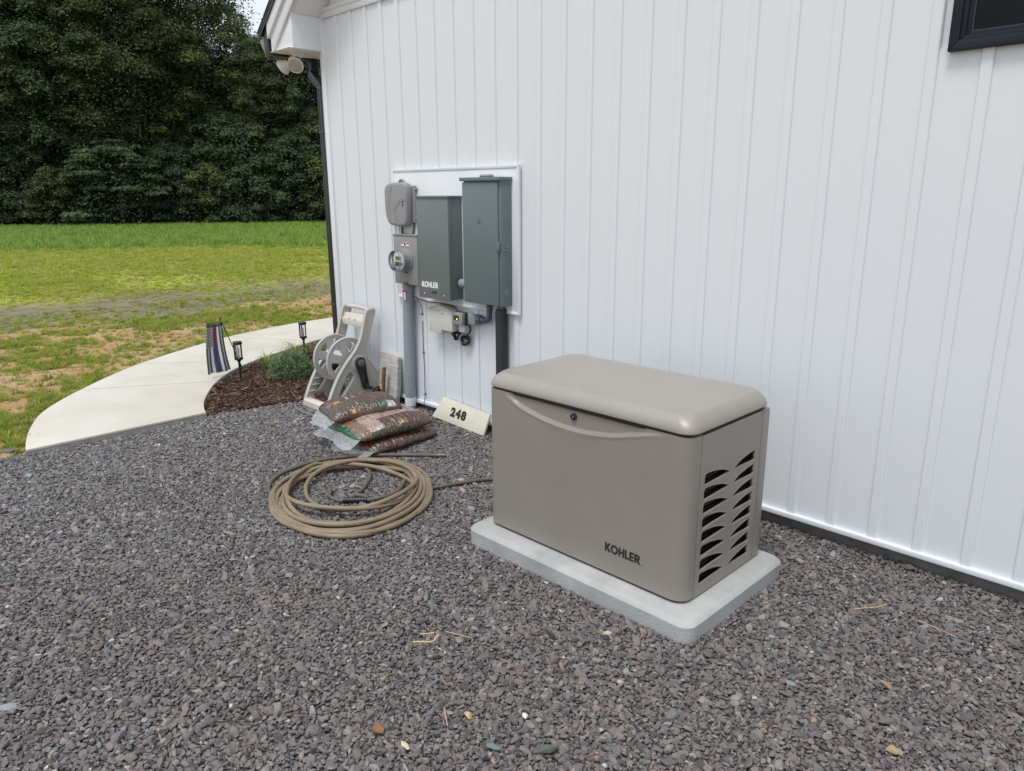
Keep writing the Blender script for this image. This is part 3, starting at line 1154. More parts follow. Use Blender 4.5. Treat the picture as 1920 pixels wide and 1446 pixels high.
for off in (0, .022, .085, .105):
    pts = smooth_line([(-5.16+off*.4, WY-.1262, 1.93-off*.2), (-5.20+off*.8, WY-.1262, 1.85-off), (-5.225+off, WY-.1262, 1.76-off), (-5.235+off*1.2, WY-.1262, 1.70-off*.6)], 5) if off < .05 else smooth_line([(-4.985, WY-.1262, 1.862-off+.06), (-5.06, WY-.1262, 1.835-off+.06), (-5.13, WY-.1262, 1.77-off+.06), (-5.165+off*.2, WY-.1262, 1.69-off*.5+.03), (-5.165+off*.2, WY-.1262, 1.63)], 5)
    tube(bm, pts, .0028, 6)
obj('groove', bm, 'reel_grey', cov)
for zz in (1.80, 1.775):
    bm = B()
    lathe(bm, [(.007, 0), (.007, .005), (0, .005)], (-5.01, WY-.125, zz), 'Y', 12, -1)
    obj('screw', bm, 'dark_print', cov)
bm = B()
tube(bm, [(-5.13+.035*math.cos(a_), WY-.04, 1.945+.03*math.sin(a_)) for a_ in np.linspace(0, math.pi, 10)], .008, 8)
obj('loop', bm, 'telecom', t)
bm = B()
tube(bm, smooth_line([(-5.13, WY-.05, 1.615), (-5.132, WY-.052, 1.57), (-5.128, WY-.055, 1.542)], 4), .011, 8)
obj('drop_cable', bm, 'pvc_dark', t)
bm = B()
tube(bm, smooth_line([(-4.985, WY-.035, 1.64), (-4.99, WY-.035, 1.59), (-5.0, WY-.045, 1.545)], 4), .010, 8)
obj('drop_cable', bm, 'pvc_dark', t)
bm = B()
tube(bm, smooth_line([(-5.192, WY-.03, 1.63), (-5.20, WY-.025, 1.50), (-5.20, WY-.03, 1.28), (-5.165, WY-.03, 1.14), (-5.12, WY-.03, 1.08)], 5), .0055, 8)
obj('ground_wire', bm, 'pvc_dark', t)

# ---- conduits
t = thing('service_conduit', (-5.085, WY-.06, 0), 'thick grey plastic conduit running from meter down to gravel', 'conduit')
bm = B()
tube(bm, [(-5.06, WY-.065, 1.14), (-5.075, WY-.065, .9), (-5.095, WY-.065, .3), (-5.10, WY-.065, -.03)], .047, 20)
obj('pipe', bm, 'pvc', t, smooth=40)
bm = B()
lathe(bm, [(.052, 0), (.052, .045)], (-5.061, WY-.065, 1.095), 'Z', 20)
obj('bushing', bm, 'box_grey', t)
bm = B()
lathe(bm, [(.0482, 0), (.0482, .018)], (-5.066, WY-.065, 1.062), 'Z', 20)
obj('red_tape', bm, 'red', t)
bm = B()
box(bm, (-5.065, WY-.1165, 1.0), (-5.035, WY-.114, 1.065), .0005)
obj('paper_tag', bm, 'label_white', t)
bm = B()
lathe(bm, [(.0485, 0), (.0485, .075)], (-5.099, WY-.065, .062), 'Z', 20)
obj('white_sticker', bm, 'label_white', t)

t = thing('grey_cable', (-5.15, WY-.03, .1), 'slim grey cable running beside the thick conduit', 'cable')
bm = B()
tube(bm, smooth_line([(-5.13, WY-.03, 1.14), (-5.12, WY-.035, 1.0), (-5.10, WY-.04, .8), (-5.10, WY-.030, .5), (-5.13, WY-.03, .1), (-5.13, WY-.03, .0)], 6), .012, 10)
obj('sheath', bm, 'box_grey', t)
for zz in (.85, .35):
    bm = B()
    box(bm, (-5.125, WY-.05, zz), (-5.085, WY-.013, zz+.012), .002)
    obj('clip', bm, 'pvc', t)

t = thing('black_conduit', (-3.945, WY-.05, 0), 'black flat conduit running down from the tall panel', 'conduit')
bm = B()
box(bm, (-3.992, WY-.082, -.02), (-3.908, WY-.018, 1.035), .016, 4)
obj('duct', bm, 'black_conduit', t)
bm = B()
lathe(bm, [(.034, 0), (.034, .028)], (-3.95, WY-.05, 1.034), 'Z', 20)
obj('coupling', bm, 'pvc_dark', t)

t = thing('low_voltage_wire', (-4.95, WY, .1), 'thin dark wire stapled down the siding beside the conduit', 'wire')
bm = B()
wp_ = [(-5.05, WY-.045, 1.03), (-4.97, WY-.042, 1.0), (-4.95, WY-.018, .93), (-4.948, WY-.016, .88)]
tube(bm, smooth_line(wp_, 5), .003, 6)
wp_ = [(-4.948, WY-.017, .82), (-4.945, WY-.02, .68), (-4.95, WY-.017, .55), (-4.94, WY-.022, .40), (-4.935, WY-.03, .25), (-4.945, WY-.02, .18), (-4.955, WY-.03, .09)]
tube(bm, smooth_line(wp_, 6), .0032, 6)
tube(bm, smooth_line([(-5.05, WY-.043, 1.03), (-4.95, WY-.043, 1.012), (-4.80, WY-.045, 1.0), (-4.62, WY-.05, 1.005), (-4.46, WY-.06, .995), (-4.42, WY-.07, .955)], 6), .0045, 6)
obj('strand', bm, 'stake', t)
for zz in (.88, .55, .18):
    bm = B()
    box(bm, (-4.955, WY-.026, zz-.008), (-4.938, WY-.012, zz+.008), .002)
    obj('staple', bm, 'pvc_dark', t)

# ---- cream network box with arched hood
t = thing('network_box', (-4.6, WY, .77), 'cream plastic box with arched hood below the transfer switch', 'utility box')
bm = B()
nx0, nx1 = -4.765, -4.45
box(bm, (nx0+.012, WY-.10, .772), (-4.60, WY-.012, .957), .004)
obj('left_door', bm, 'cream', t)
bm = B()
box(bm, (-4.598, WY-.106, .80), (nx1-.006, WY-.012, .957), .004)
rdoor = obj('right_door', bm, 'cream', t)
bm = B()
box(bm, (-4.585, WY-.1075, .932), (-4.555, WY-.105, .937))
obj('small_mark', bm, 'pvc_dark', rdoor)
bm = B()
arc = [(nx0+(nx1-nx0)*k/12, .955+.045*math.sin(math.pi*(k/12*.85+.10))-.012) for k in range(13)]
prism(bm, arc+[(x, z+.009) for x, z in arc[::-1]], 'XZ', WY-.118, WY-.012, .003)
prism(bm, [(nx0+.02, .95)]+arc[1:-1]+[(nx1-.02, .95)], 'XZ', WY-.10, WY-.013)
obj('hood', bm, 'cream', t)

# ---- small controller with amber display, elbow and cable bundle
t = thing('display_controller', (-4.37, WY, .87), 'small grey controller box with amber display beside the cream box', 'controller')
bm = B()
box(bm, (-4.435, WY-.125, .872), (-4.315, WY-.09, .966), .004)
obj('front_housing', bm, 'box_grey', t)
bm = B()
box(bm, (-4.425, WY-.09, .868), (-4.30, WY-.075, .970), .002)
obj('gasket', bm, 'gasket', t)
bm = B()
box(bm, (-4.42, WY-.075, .875), (-4.22, WY-.012, .958), .008)
obj('back_box', bm, 'pvc', t)
bm = B()
box(bm, (-4.412, WY-.1265, .908), (-4.348, WY-.1245, .944))
ds_ = obj('display', bm, 'lcd_dark', t)
em = mat('amber_indicator', (.8, .6, .1), .4)
bn = em.node_tree.nodes['Principled BSDF']
bn.inputs['Emission Color'].default_value = (1, .8, .2, 1)
bn.inputs['Emission Strength'].default_value = 1.2
bm = B()
lathe(bm, [(.006, 0), (.006, .001), (0, .001)], (-4.37, WY-.1265, .917), 'Y', 10, -1)
obj('indicator_light', bm, em, ds_)
bm = B()
box(bm, (-4.43, WY-.06, .80), (-4.36, WY-.012, .872), .003)
obj('mount_bracket', bm, 'trim', t)
bm = B()
lathe(bm, [(.03, 0), (.03, .02), (.037, .022), (.037, .04), (.024, .045), (.024, .07)], (-4.22, WY-.045, .925), 'X', 8)
obj('fitting', bm, 'pvc_dark', t)

t = thing('flexible_conduit', (-4.1, WY-.045, .92), 'bent dark grey conduit joining the controller to the tall panel', 'conduit')
bm = B()
path = smooth_line([(-4.165, WY-.045, .925), (-4.12, WY-.047, .925), (-4.085, WY-.05, .95), (-4.075, WY-.055, 1.0), (-4.075, WY-.06, 1.06)], 8)
tube(bm, path, .021, 12)
obj('sleeve', bm, 'pvc_dark', t, smooth=50)
bm = B()
for p in path[2:-2:2]:
    lathe(bm, [(.0225, -.002), (.0225, .002)], p, 'Z' if p[2] > .96 else 'X', 12)
obj('rib', bm, 'pvc_dark', t)['kind'] = 'stuff'

t = thing('cable_bundle', (-4.41, WY-.03, .72), 'black power cord coiled and tied below the controller', 'cable')
bm = B()
rc = random.Random(3)
for (cx, cz, rx, rz, nl) in ((-4.475, .765, .042, .036, 6), (-4.375, .735, .052, .038, 7)):
    pts = []
    for k in range(nl*16):
        a_ = 2*math.pi*k/16
        kk = .72+.28*((k//16) % 3)/2
        pts.append((cx+rx*kk*math.cos(a_)+.004*math.sin(k*.37), WY-.035-.012*math.sin(k*.9)-.004*((k//16) % 4), cz+rz*kk*math.sin(a_)+.004*math.cos(k*.53)))
    tube(bm, pts, .0062, 6)
tube(bm, smooth_line([(-4.53, WY-.04, .80), (-4.535, WY-.045, .775), (-4.50, WY-.04, .735), (-4.46, WY-.04, .745)], 5), .006, 6)
tube(bm, smooth_line([(-4.33, WY-.05, .872), (-4.30, WY-.045, .84), (-4.325, WY-.04, .80), (-4.37, WY-.04, .77)], 5), .006, 6)
obj('cord', bm, 'black_plastic', t)
bm = B()
tube(bm, [(-4.428+.008*math.sin(a_), WY-.035+.02*math.cos(a_), .75+.026*math.sin(a_)) for a_ in np.linspace(0, 2*math.pi, 16, endpoint=False)], .004, 6, closed=True)
obj('tie', bm, 'label_white', t)

# ---- flood light under the eave return
t = thing('flood_light', (-6.47, 3.74, 3.087), 'white twin flood light hanging under the eave corner', 'flood light')
bm = B()
lathe(bm, [(.0, 0), (.062, 0), (.062, -.016), (.05, -.028), (.0, -.030)], (-6.47, 3.72, 3.0872), 'Z', 24)
obj('mount_plate', bm, 'lamp_white', t, smooth=30)
def flood_head(tip, dirv, nm):
    dirv = Vector(dirv).normalized()
    M = dirv.to_track_quat('Z', 'Y').to_matrix().to_4x4()
    M.translation = Vector(tip)
    b1 = B()
    lathe(b1, [(.0, -.005), (.024, -.005), (.027, .03), (.026, .058), (0, .058)], (0, 0, 0), 'Z', 20)
    bmesh.ops.transform(b1, matrix=M, verts=b1.verts[:])
    hd = obj('lamp_head', b1, 'lamp_white', t, smooth=40)
    b1 = B()
    lathe(b1, [(.0265, .05), (.030, .054), (.030, .068), (.0, .068)], (0, 0, 0), 'Z', 20)
    bmesh.ops.transform(b1, matrix=M, verts=b1.verts[:])
    obj('socket_ring', b1, 'gasket', hd)
    b1 = B()
    lathe(b1, [(.022, .066), (.034, .085), (.055, .115), (.068, .140), (.070, .150), (.066, .152), (.0, .150)], (0, 0, 0), 'Z', 32)
    bmesh.ops.transform(b1, matrix=M, verts=b1.verts[:])
    bl = obj('bulb', b1, 'lamp_white', hd, smooth=40)
    b1 = B()
    lathe(b1, [(.064, .1525), (.055, .158), (.03, .163), (.0, .165)], (0, 0, 0), 'Z', 32)
    bmesh.ops.transform(b1, matrix=M, verts=b1.verts[:])
    obj('lens', b1, 'lamp_lens', bl, smooth=60)
    b1 = B()
    tube(b1, [(.067*math.cos(a_), .067*math.sin(a_), .152) for a_ in np.linspace(0, 2*math.pi, 32, endpoint=False)], .0045, 8, closed=True)
    bmesh.ops.transform(b1, matrix=M, verts=b1.verts[:])
    obj('rim', b1, 'lamp_white', bl, smooth=60)
flood_head((-6.46, 3.70, 3.058), (.58, -.55, -.62), 'a')
flood_head((-6.53, 3.70, 3.058), (-.80, -.38, -.50), 'b')

# ================================================================ GENERATOR
GX0, GX1, GY0, GY1, GZ0 = -2.792, -1.5496, 2.5693, 3.2565, .100
SEAM = .882
pad = None
bm = B()
def rrect(x0, x1, y0, y1, r, n=6):
    pts = []
    for cx, cy, a0 in ((x1-r, y0+r, -90), (x1-r, y1-r, 0), (x0+r, y1-r, 90), (x0+r, y0+r, 180)):
        for k in range(n+1):
            a_ = R(a0+90*k/n)
            pts.append((cx+r*math.cos(a_), cy+r*math.sin(a_)))
    return pts
levels = [(-.06, 0), (.078, -.004), (.092, .008), (.097, .016), (.099, .026)]
rings = []
for z, ins in levels:
    rings.append([bm.verts.new((x, y, z)) for x, y in rrect(-2.862+ins, -1.448-ins, 2.466+ins, 3.338-ins, .06-ins*.4)])
for a, b_ in zip(rings[:-1], rings[1:]):
    for k in range(len(a)):
        bm.faces.new((a[k], a[(k+1) % len(a)], b_[(k+1) % len(a)], b_[k]))
bm.faces.new(rings[-1])
bm.faces.new(rings[0][::-1])
pad = obj('generator_pad', bm, 'pad', origin=(-2.155, 2.9, 0), smooth=25)
tag(pad, 'thick light grey concrete slab under the generator', 'concrete pad')

gen = thing('standby_generator', (-2.155, 2.91, .1), 'large taupe metal standby generator on a concrete pad', 'generator')
# inner core, the shade inside the vents painted as near-black
bm = B()
box(bm, (GX0+.05, GY0+.05, GZ0+.001), (GX1-.045, GY1-.02, SEAM+.01))
obj('shade_core', bm, 'vent_dark', gen)
bm = B()
prism(bm, rrect(GX0+.018, GX1-.018, GY0+.016, GY1-.008, .055), 'XY', GZ0-.0005, GZ0+.03)
obj('base_rail', bm, 'gasket', gen)  # rail coloured black to paint the shade in the gap below the cover
# front cover: wraps both front corners, with the shallow recess under the lid
RC = .055
def front_profile():
    pts = []          # (x, y, s) along the wrap
    yb = GY0+.083
    pts.append((GX0, yb))
    for k in range(0, 9):
        a_ = math.pi+math.pi/2*k/8
        pts.append((GX0+RC+RC*math.cos(a_), GY0+RC+RC*math.sin(a_)))
    n = 110
    for k in range(1, n):
        pts.append((GX0+RC+(GX1-GX0-2*RC-.02)*k/n, GY0))
    # right corner: wide soft chamfer
    for k in range(0, 15):
        a_ = -math.pi/2+math.pi/2*k/14
        pts.append((GX1-RC-.02+(RC+.02)*math.cos(a_), GY0+RC+.012+(RC+.012)*math.sin(a_)))
    pts.append((GX1, yb))
    return pts
prof = front_profile()
sw = [(-2.80, .876), (-2.70, .874), (-2.63, .858), (-2.545, .822), (-2.378, .789), (-2.17, .778), (-1.978, .800), (-1.844, .834), (-1.735, .860), (-1.637, .871), (-1.50, .876)]
swx, swz = zip(*smooth_line(sw, 6))
def sw_z(x):
    return float(np.interp(x, swx, swz))
rows = [GZ0+.015, GZ0+.020, .2, .4, .6, .74]+list(np.linspace(.765, SEAM-.006, 46))
bm = B()
V = []
zlow = rows[0]
for j, z in enumerate(rows):
    row = []
    for (x, y) in prof:
        dpt = 0
        if y < GY0+.002:
            zz = sw_z(x)
            s_ = (z-zz)/.012+.5
            s_ = min(max(s_, 0), 1)
            amt = min(1, max(0, (.868-zz)/.035))
            dpt = .018*s_*s_*(3-2*s_)*amt
            # lip that stands a touch proud along the curve
            dpt -= .002*math.exp(-((z-zz+.011)/.008)**2)*amt
        row.append(bm.verts.new((x, y+dpt, z)))
    V.append(row)
for j in range(len(rows)-1):
    for i in range(len(prof)-1):
        bm.faces.new((V[j][i], V[j][i+1], V[j+1][i+1], V[j+1][i]))
# returns: turn the top and side edges inward
top = [bm.verts.new((v.co.x*.985+(-2.157)*.015, v.co.y+.02, v.co.z+.003)) for v in V[-1]]
for i in range(len(prof)-1):
    bm.faces.new((V[-1][i], V[-1][i+1], top[i+1], top[i]))
bot = [bm.verts.new((v.co.x*.985+(-2.157)*.015, v.co.y+.012, v.co.z)) for v in V[0]]
for i in range(len(prof)-1):
    bm.faces.new((bot[i], bot[i+1], V[0][i+1], V[0][i]))
for col_, sx in ((0, 1), (-1, -1)):
    ed = [bm.verts.new((V[j][col_].co.x+sx*.02, V[j][col_].co.y+.002, V[j][col_].co.z)) for j in range(len(rows))]
    for j in range(len(rows)-1):
        bm.faces.new((V[j][col_], V[j+1][col_], ed[j+1], ed[j]))
fcv = obj('front_cover', bm, 'gen', gen, smooth=40)
put_word('KOHLER', M_front(-1.982, GY0-.0005, .224), .205, 'lettering', 'dark_print', fcv)
bm = B()
lathe(bm, [(.0025, 0), (.0025, .001), (0, .001)], (-1.768, GY0, .223), 'Y', 8, -1)
obj('trademark_dot', bm, 'dark_print', fcv)
bm = B()
lathe(bm, [(.017, -.004), (.017, .006), (.013, .008), (.012, .003), (0, .003)], (-2.201, GY0+.014, .838), 'Y', 24, -1)
lk = obj('lock', bm, 'black_plastic', fcv)
bm = B()
lathe(bm, [(.006, 0), (.006, .004), (0, .004)], (-2.201, GY0+.010, .838), 'Y', 12, -1)
obj('key_core', bm, 'pvc_dark', lk)
# right side panel with the two rows of openings
SY0, SY1, SZ0, SZ1 = GY0+.0890, GY0+.618, GZ0+.006, SEAM-.008
loops = [[(SY0, SZ0), (SY1, SZ0), (SY1, SZ1), (SY0, SZ1)]]
def vent_left(z):
    # blunt end toward the front, tip toward the back
    P = [(2.699, z-.012), (2.700, z+.012), (2.709, z+.020), (2.735, z+.0195), (2.79, z+.0145), (2.85, z+.0035), (2.898, z-.0095), (2.906, z-.0135), (2.898, z-.0165), (2.84, z-.0185), (2.76, z-.0205), (2.712, z-.0215), (2.703, z-.019)]
    return smooth_loop([(a_, z+(b_-z)*1.14) for a_, b_ in P], 4)
def vent_right(z):
    P = [(2.957, z-.010), (2.965, z-.0045), (3.00, z+.0055), (3.06, z+.0155), (3.115, z+.0205), (3.134, z+.0205), (3.138, z+.012), (3.136, z), (3.139, z-.012), (3.134, z-.0165), (3.10, z-.0165), (3.02, z-.0145), (2.967, z-.0135)]
    return smooth_loop([(a_, z+(b_-z)*1.14) for a_, b_ in P], 4)
VZ1 = [.666-.0684*k for k in range(8)]
VZ2 = [.664-.0695*k for k in range(8)]
for z in VZ1:
    loops.append(vent_left(z)[::-1])
for z in VZ2:
    loops.append(vent_right(z)[::-1])
bm = curve_plate(loops, .0012, .0038, 3)
bmesh.ops.transform(bm, matrix=M_side(GX1-.005, 0, 0), verts=bm.verts[:])
sp_ = obj('side_panel', bm, 'gen', gen, smooth=40)
def lips(fn, zs):
    for z in zs:
        b1 = B()
        lp = fn(z)
        c = np.mean(np.array(lp), 0)
        big = [tuple(c+(np.array(p)-c)*np.array((1.07, 1.36))) for p in lp]
        tube(b1, [(GX1-.0032, a_, b2) for a_, b2 in big], .0042, 6, closed=True)
        obj('vent_rim', b1, 'gen', sp_, smooth=60)
lips(vent_left, VZ1)
lips(vent_right, VZ2)
bm = B()
for k in range(26):
    zz = .13+k*.0225
    box(bm, (GX1-.040, 2.68, zz), (GX1-.034, 3.16, zz+.010), 0)
lv = obj('inner_louver', bm, 'gasket', gen)
lv['kind'] = 'stuff'
# left side, back and rear posts
bm = B()
box(bm, (GX0+.001, GY0+.0875, GZ0+.006), (GX0+.02, GY1-.06, SEAM-.008), .004)
obj('side_panel', bm, 'gen', gen)
bm = B()
for xa, xb in ((GX0, GX0+.06), (GX1-.06, GX1)):
    box(bm, (xa, GY1-.062, GZ0+.004), (xb, GY1+.006, SEAM-.006), .008, 3)
box(bm, (GX0+.06, GY1-.03, GZ0+.004), (GX1-.06, GY1, SEAM-.006), .003)
obj('rear_panel', bm, 'gen', gen)
# gasket line and lid
bm = B()
prism(bm, rrect(GX0+.012, GX1-.010, GY0+.010, GY1-.004, .05), 'XY', SEAM-.012, SEAM+.020)
obj('lid_gasket', bm, 'gasket', gen)
LX0, LX1, LY0, LY1 = GX0-.004, GX1+.003, GY0-.003, GY1+.008
bm = B()
def lid_ring(z, ins, r):
    return [bm.verts.new((x, y, z)) for x, y in rrect(LX0+ins, LX1-ins, LY0+ins, LY1-ins*.8, r, 10)]
rings = [lid_ring(SEAM+.009, .014, .055), lid_ring(SEAM+.009, .003, .062), lid_ring(SEAM+.013, .0, .064)]
H = .965-SEAM-.008
for k in range(1, 19):
    f = k/18
    a_ = R(60)*f
    ins = .046*(1-math.cos(a_))/(1-math.cos(R(60)))
    z = SEAM+.013+(.965-SEAM-.013)*(.25*f+.75*math.sin(a_)/math.sin(R(60)))
    rings.append(lid_ring(z, ins, .064+.006*f))
zc = rings[-1][0].co.z
for ins, dz in ((.0475, .0003), (.054, .0007), (.09, .0022), (.14, .0040), (.20, .0055), (.27, .0065), (.32, .007)):
    rings.append(lid_ring(zc+dz, ins, max(.015, .075-ins*.18)))
for a, b_ in zip(rings[:-1], rings[1:]):
    for k in range(len(a)):
        bm.faces.new((a[k], a[(k+1) % len(a)], b_[(k+1) % len(a)], b_[k]))
bm.faces.new(rings[-1])
bm.faces.new(rings[0][::-1])
obj('lid', bm, 'gen_lit_top', gen, smooth=19)

# ================================================================ HOSE REEL CART
reel = thing('hose_reel_cart', (-5.77, 3.5, 0), 'beige plastic hose reel cart with black crank, standing by the wall', 'hose reel')
plate = smooth_line([(3.208, .0), (3.27, .0), (3.30, .075), (3.345, .098), (3.42, .092), (3.455, .03), (3.49, .03), (3.515, .085), (3.565, .118), (3.62, .115), (3.665, .08), (3.69, .045), (3.80, .045), (3.835, .06), (3.832, .10), (3.80, .20), (3.755, .30), (3.70, .385), (3.665, .43), (3.662, .50), (3.69, .60), (3.735, .74), (3.772, .845), (3.768, .868), (3.745, .876), (3.70, .872), (3.680, .855), (3.645, .74), (3.605, .62), (3.555, .535), (3.50, .475), (3.435, .41), (3.355, .31), (3.285, .19), (3.235, .08)], 4)
hole1 = smooth_loop([(3.352, .135), (3.36, .122), (3.375, .12), (3.435, .185), (3.485, .245), (3.508, .285), (3.495, .315), (3.47, .325), (3.445, .308), (3.395, .225)], 3)
hole2 = smooth_loop([(3.325, .125), (3.345, .15), (3.40, .255), (3.405, .285), (3.385, .275), (3.335, .185)], 3)
def plate_obj(x, name):
    bm = curve_plate([plate, hole1[::-1]], .012, .007, 2)
    bmesh.ops.transform(bm, matrix=M_side(x, 0, 0), verts=bm.verts[:])
    o = obj(name, bm, 'reel', reel, smooth=40)
    bm = B()                       # stiffening rim on the face
    for sgn in (1,):
        rim = [(x+.020, a_*1.0, b2) for a_, b2 in shrink(plate, .972)]
        tube(bm, rim, .0045, 6, closed=True)
    lathe(bm, [(.075, .012), (.075, .024), (.066, .028), (0, .028)], (x, 3.565, .395), 'X', 32)
    obj('rim', bm, 'reel', o)
    return o
XR, XL = -5.585, -5.965
pr = plate_obj(XR, 'side_frame')
pl_ = plate_obj(XL, 'side_frame')
for k in range(5):                # inner webs of the left frame
    zz = .07+k*.055
    bm = B()
    box(bm, (XL+.012, 3.235+.030*k, zz), (XL+.045, 3.30+.034*k, zz+.006))
    obj('web', bm, 'reel', pl_)
bm = B()
tube(bm, smooth_line([(XL, 3.735, .855), (XL+.05, 3.722, .862), ((XL+XR)/2, 3.718, .866), (XR-.05, 3.722, .862), (XR, 3.735, .855)], 6), .017, 14)
obj('handle', bm, 'reel_grey', reel, smooth=50)
bm = B()
prism(bm, [(3.665, .745), (3.69, .742), (3.72, .79), (3.715, .805), (3.69, .80)], 'YZ', XL+.01, XR-.01, .004)
box(bm, (XL+.02, 3.655, .70), (XR-.02, 3.675, .765), .005, 2)
tray = obj('tool_tray', bm, 'reel_light', reel)
for k in (.38, .62):
    xx = XL+(XR-XL)*k
    bm = B()
    box(bm, (xx-.007, 3.652, .755), (xx+.007, 3.678, .767), .003)
    obj('notch', bm, 'pvc_dark', tray)
bm = B()
prism(bm, [(3.208, .004), (3.285, .004), (3.285, .05), (3.265, .072), (3.225, .072), (3.208, .055)], 'YZ', XL+.012, XR-.012, .004)
obj('foot_bar', bm, 'reel_light', reel)
# drum discs
def disc(x, r, c):
    circ = [(c[0]+r*math.cos(a_), c[1]+r*math.sin(a_)) for a_ in np.linspace(0, 2*math.pi, 56, endpoint=False)]
    loops = [circ]
    for k in range(6):
        a0 = 2*math.pi*k/6+.25
        P = []
        for rr, da in ((.62, -.20), (.80, -.30), (.83, -.0), (.80, .30), (.62, .20), (.42, .10), (.40, 0), (.42, -.10)):
            P.append((c[0]+r*rr*math.cos(a0+da), c[1]+r*rr*math.sin(a0+da)))
        loops.append(smooth_loop(P, 4)[::-1])
    bm = curve_plate(loops, .004, .003, 2)
    bmesh.ops.transform(bm, matrix=M_side(x, 0, 0), verts=bm.verts[:])
    o = obj('reel_disc', bm, 'reel_grey', reel, smooth=40)
    bm = B()
    tube(bm, [(x, c[0]+r*math.cos(a_), c[1]+r*math.sin(a_)) for a_ in np.linspace(0, 2*math.pi, 64, endpoint=False)], .012, 10, closed=True)
    tube(bm, [(x+.003, c[0]+r*.88*math.cos(a_), c[1]+r*.88*math.sin(a_)) for a_ in np.linspace(0, 2*math.pi, 64, endpoint=False)], .005, 8, closed=True)
    for k in range(12):
        a_ = 2*math.pi*k/12
        tube(bm, [(x, c[0]+r*.33*math.cos(a_), c[1]+r*.33*math.sin(a_)), (x, c[0]+r*.95*math.cos(a_), c[1]+r*.95*math.sin(a_))], .0045, 6)
    obj('disc_rim', bm, 'reel_grey', o, smooth=50)
DC = (3.515, .415)
disc(-5.885, .205, DC)
disc(-5.665, .205, DC)
bm = B()
lathe(bm, [(.068, 0), (.068, .22)], (-5.885, DC[0], DC[1]), 'X', 28)
drum = obj('drum', bm, 'reel_grey', reel)
bm = B()
lathe(bm, [(.022, 0), (.022, .36)], (-5.955, DC[0]+.02, DC[1]-.01), 'X', 16)
obj('axle', bm, 'reel', reel)
bm = B()
box(bm, (-5.80, 3.40, .33), (-5.74, 3.47, .40), .01)
obj('hose_inlet', bm, 'black_plastic', drum)
# crank
bm = B()
cr = smooth_loop([(3.52, .41), (3.535, .445), (3.57, .458), (3.605, .443), (3.617, .405), (3.625, .30), (3.642, .20), (3.635, .165), (3.605, .158), (3.583, .175), (3.56, .28), (3.535, .35)], 4)
slot = smooth_loop([(3.582, .325), (3.600, .325), (3.607, .27), (3.613, .215), (3.60, .205), (3.588, .25)], 3)
bm = curve_plate([cr, slot[::-1]], .010, .005, 2)
bmesh.ops.transform(bm, matrix=M_side(XR+.045, 0, 0), verts=bm.verts[:])
ck = obj('crank', bm, 'black_plastic', reel, smooth=40)
bm = B()
lathe(bm, [(.034, .012), (.034, .022), (.028, .025), (0, .025)], (XR+.045, 3.568, .405), 'X', 24)
obj('crank_hub', bm, 'pvc_dark', ck)
bm = B()
lathe(bm, [(.014, 0), (.016, .05), (.014, .085), (0, .088)], (XR+.05, 3.614, .18), 'X', 16)
obj('crank_grip', bm, 'black_plastic', ck)
bm = B()
for x in (XR+.022, XL-.022-.045):
    b1 = B()
    lathe(b1, [(.03, .0), (.058, .002), (.076, .008), (.078, .02), (.078, .03), (.072, .042), (.045, .045), (.0, .045)], (x, 3.755, .078), 'X', 32)
    obj('wheel', b1, 'black_plastic', reel, smooth=40)
bm.free()
bm = B()
tube(bm, smooth_line([(-5.99, 3.145, .012), (-5.90, 3.10, .013), (-5.80, 3.085, .013), (-5.67, 3.075, .014), (-5.53, 3.10, .013), (-5.42, 3.17, .014), (-5.38, 3.30, .02), (-5.52, 3.44, .12), (-5.72, 3.47, .30)], 7), .0135, 10)
obj('leader_hose', bm, 'hose_green', reel, smooth=60)

# ================================================================ MULCH BAGS
def film(name, c1, c2, sc=40, rough=.28, streak=True):
    m = mat(name, c1, rough*.8, c2, sc, 6, .0, 30, spec=1.0, contrast=(.35, .65))
    nt = m.node_tree
    n, l = nt.nodes, nt.links
    b = n['Principled BSDF']
    tc = n.new('ShaderNodeTexCoord')
    mp = n.new('ShaderNodeMapping')
    mp.inputs['Rotation'].default_value = (0, 0, R(28))
    mp.inputs['Scale'].default_value = (10, 42, 20)
    l.new(tc.outputs['Object'], mp.inputs[0])
    t = n.new('ShaderNodeTexNoise')
    t.inputs['Scale'].default_value = 1.0
    t.inputs['Detail'].default_value = 4
    l.new(mp.outputs[0], t.inputs[0])
    bp = n.new('ShaderNodeBump')
    bp.inputs['Strength'].default_value = .8
    bp.inputs['Distance'].default_value = .03
    l.new(t.outputs[0], bp.inputs['Height'])
    l.new(bp.outputs[0], b.inputs['Normal'])
    return m
MT['film_brown'] = film('bag_film_mulch', (.045, .022, .014), (.13, .065, .045), 70)
MT['film_pink'] = film('bag_film_pale', (.46, .35, .31), (.27, .17, .14), 26)
MT['film_tan'] = film('bag_film_tan', (.24, .16, .10), (.13, .075, .05), 45)
MT['film_green'] = film('bag_film_green', (.010, .075, .032), (.03, .12, .06), 30)
MT['film_dark'] = film('bag_film_dark', (.035, .030, .020), (.075, .055, .035), 40)
MT['film_label'] = film('bag_label', (.42, .46, .46), (.34, .38, .38), 50)
MT['film_yellow'] = film('bag_yellow', (.45, .27, .02), (.38, .2, .02), 40)
def flap_mat():
    m = film('clear_film', (.62, .64, .66), (.42, .44, .46), 45, .15)
    nt = m.node_tree
    n, l = nt.nodes, nt.links
    tr = n.new('ShaderNodeBsdfTransparent')
    ms = n.new('ShaderNodeMixShader')
    ms.inputs[0].default_value = .5
    l.new(n['Principled BSDF'].outputs[0], ms.inputs[1])
    l.new(tr.outputs[0], ms.inputs[2])
    l.new(ms.outputs[0], n['Material Output'].inputs[0])
    return m
MT['flap'] = flap_mat()
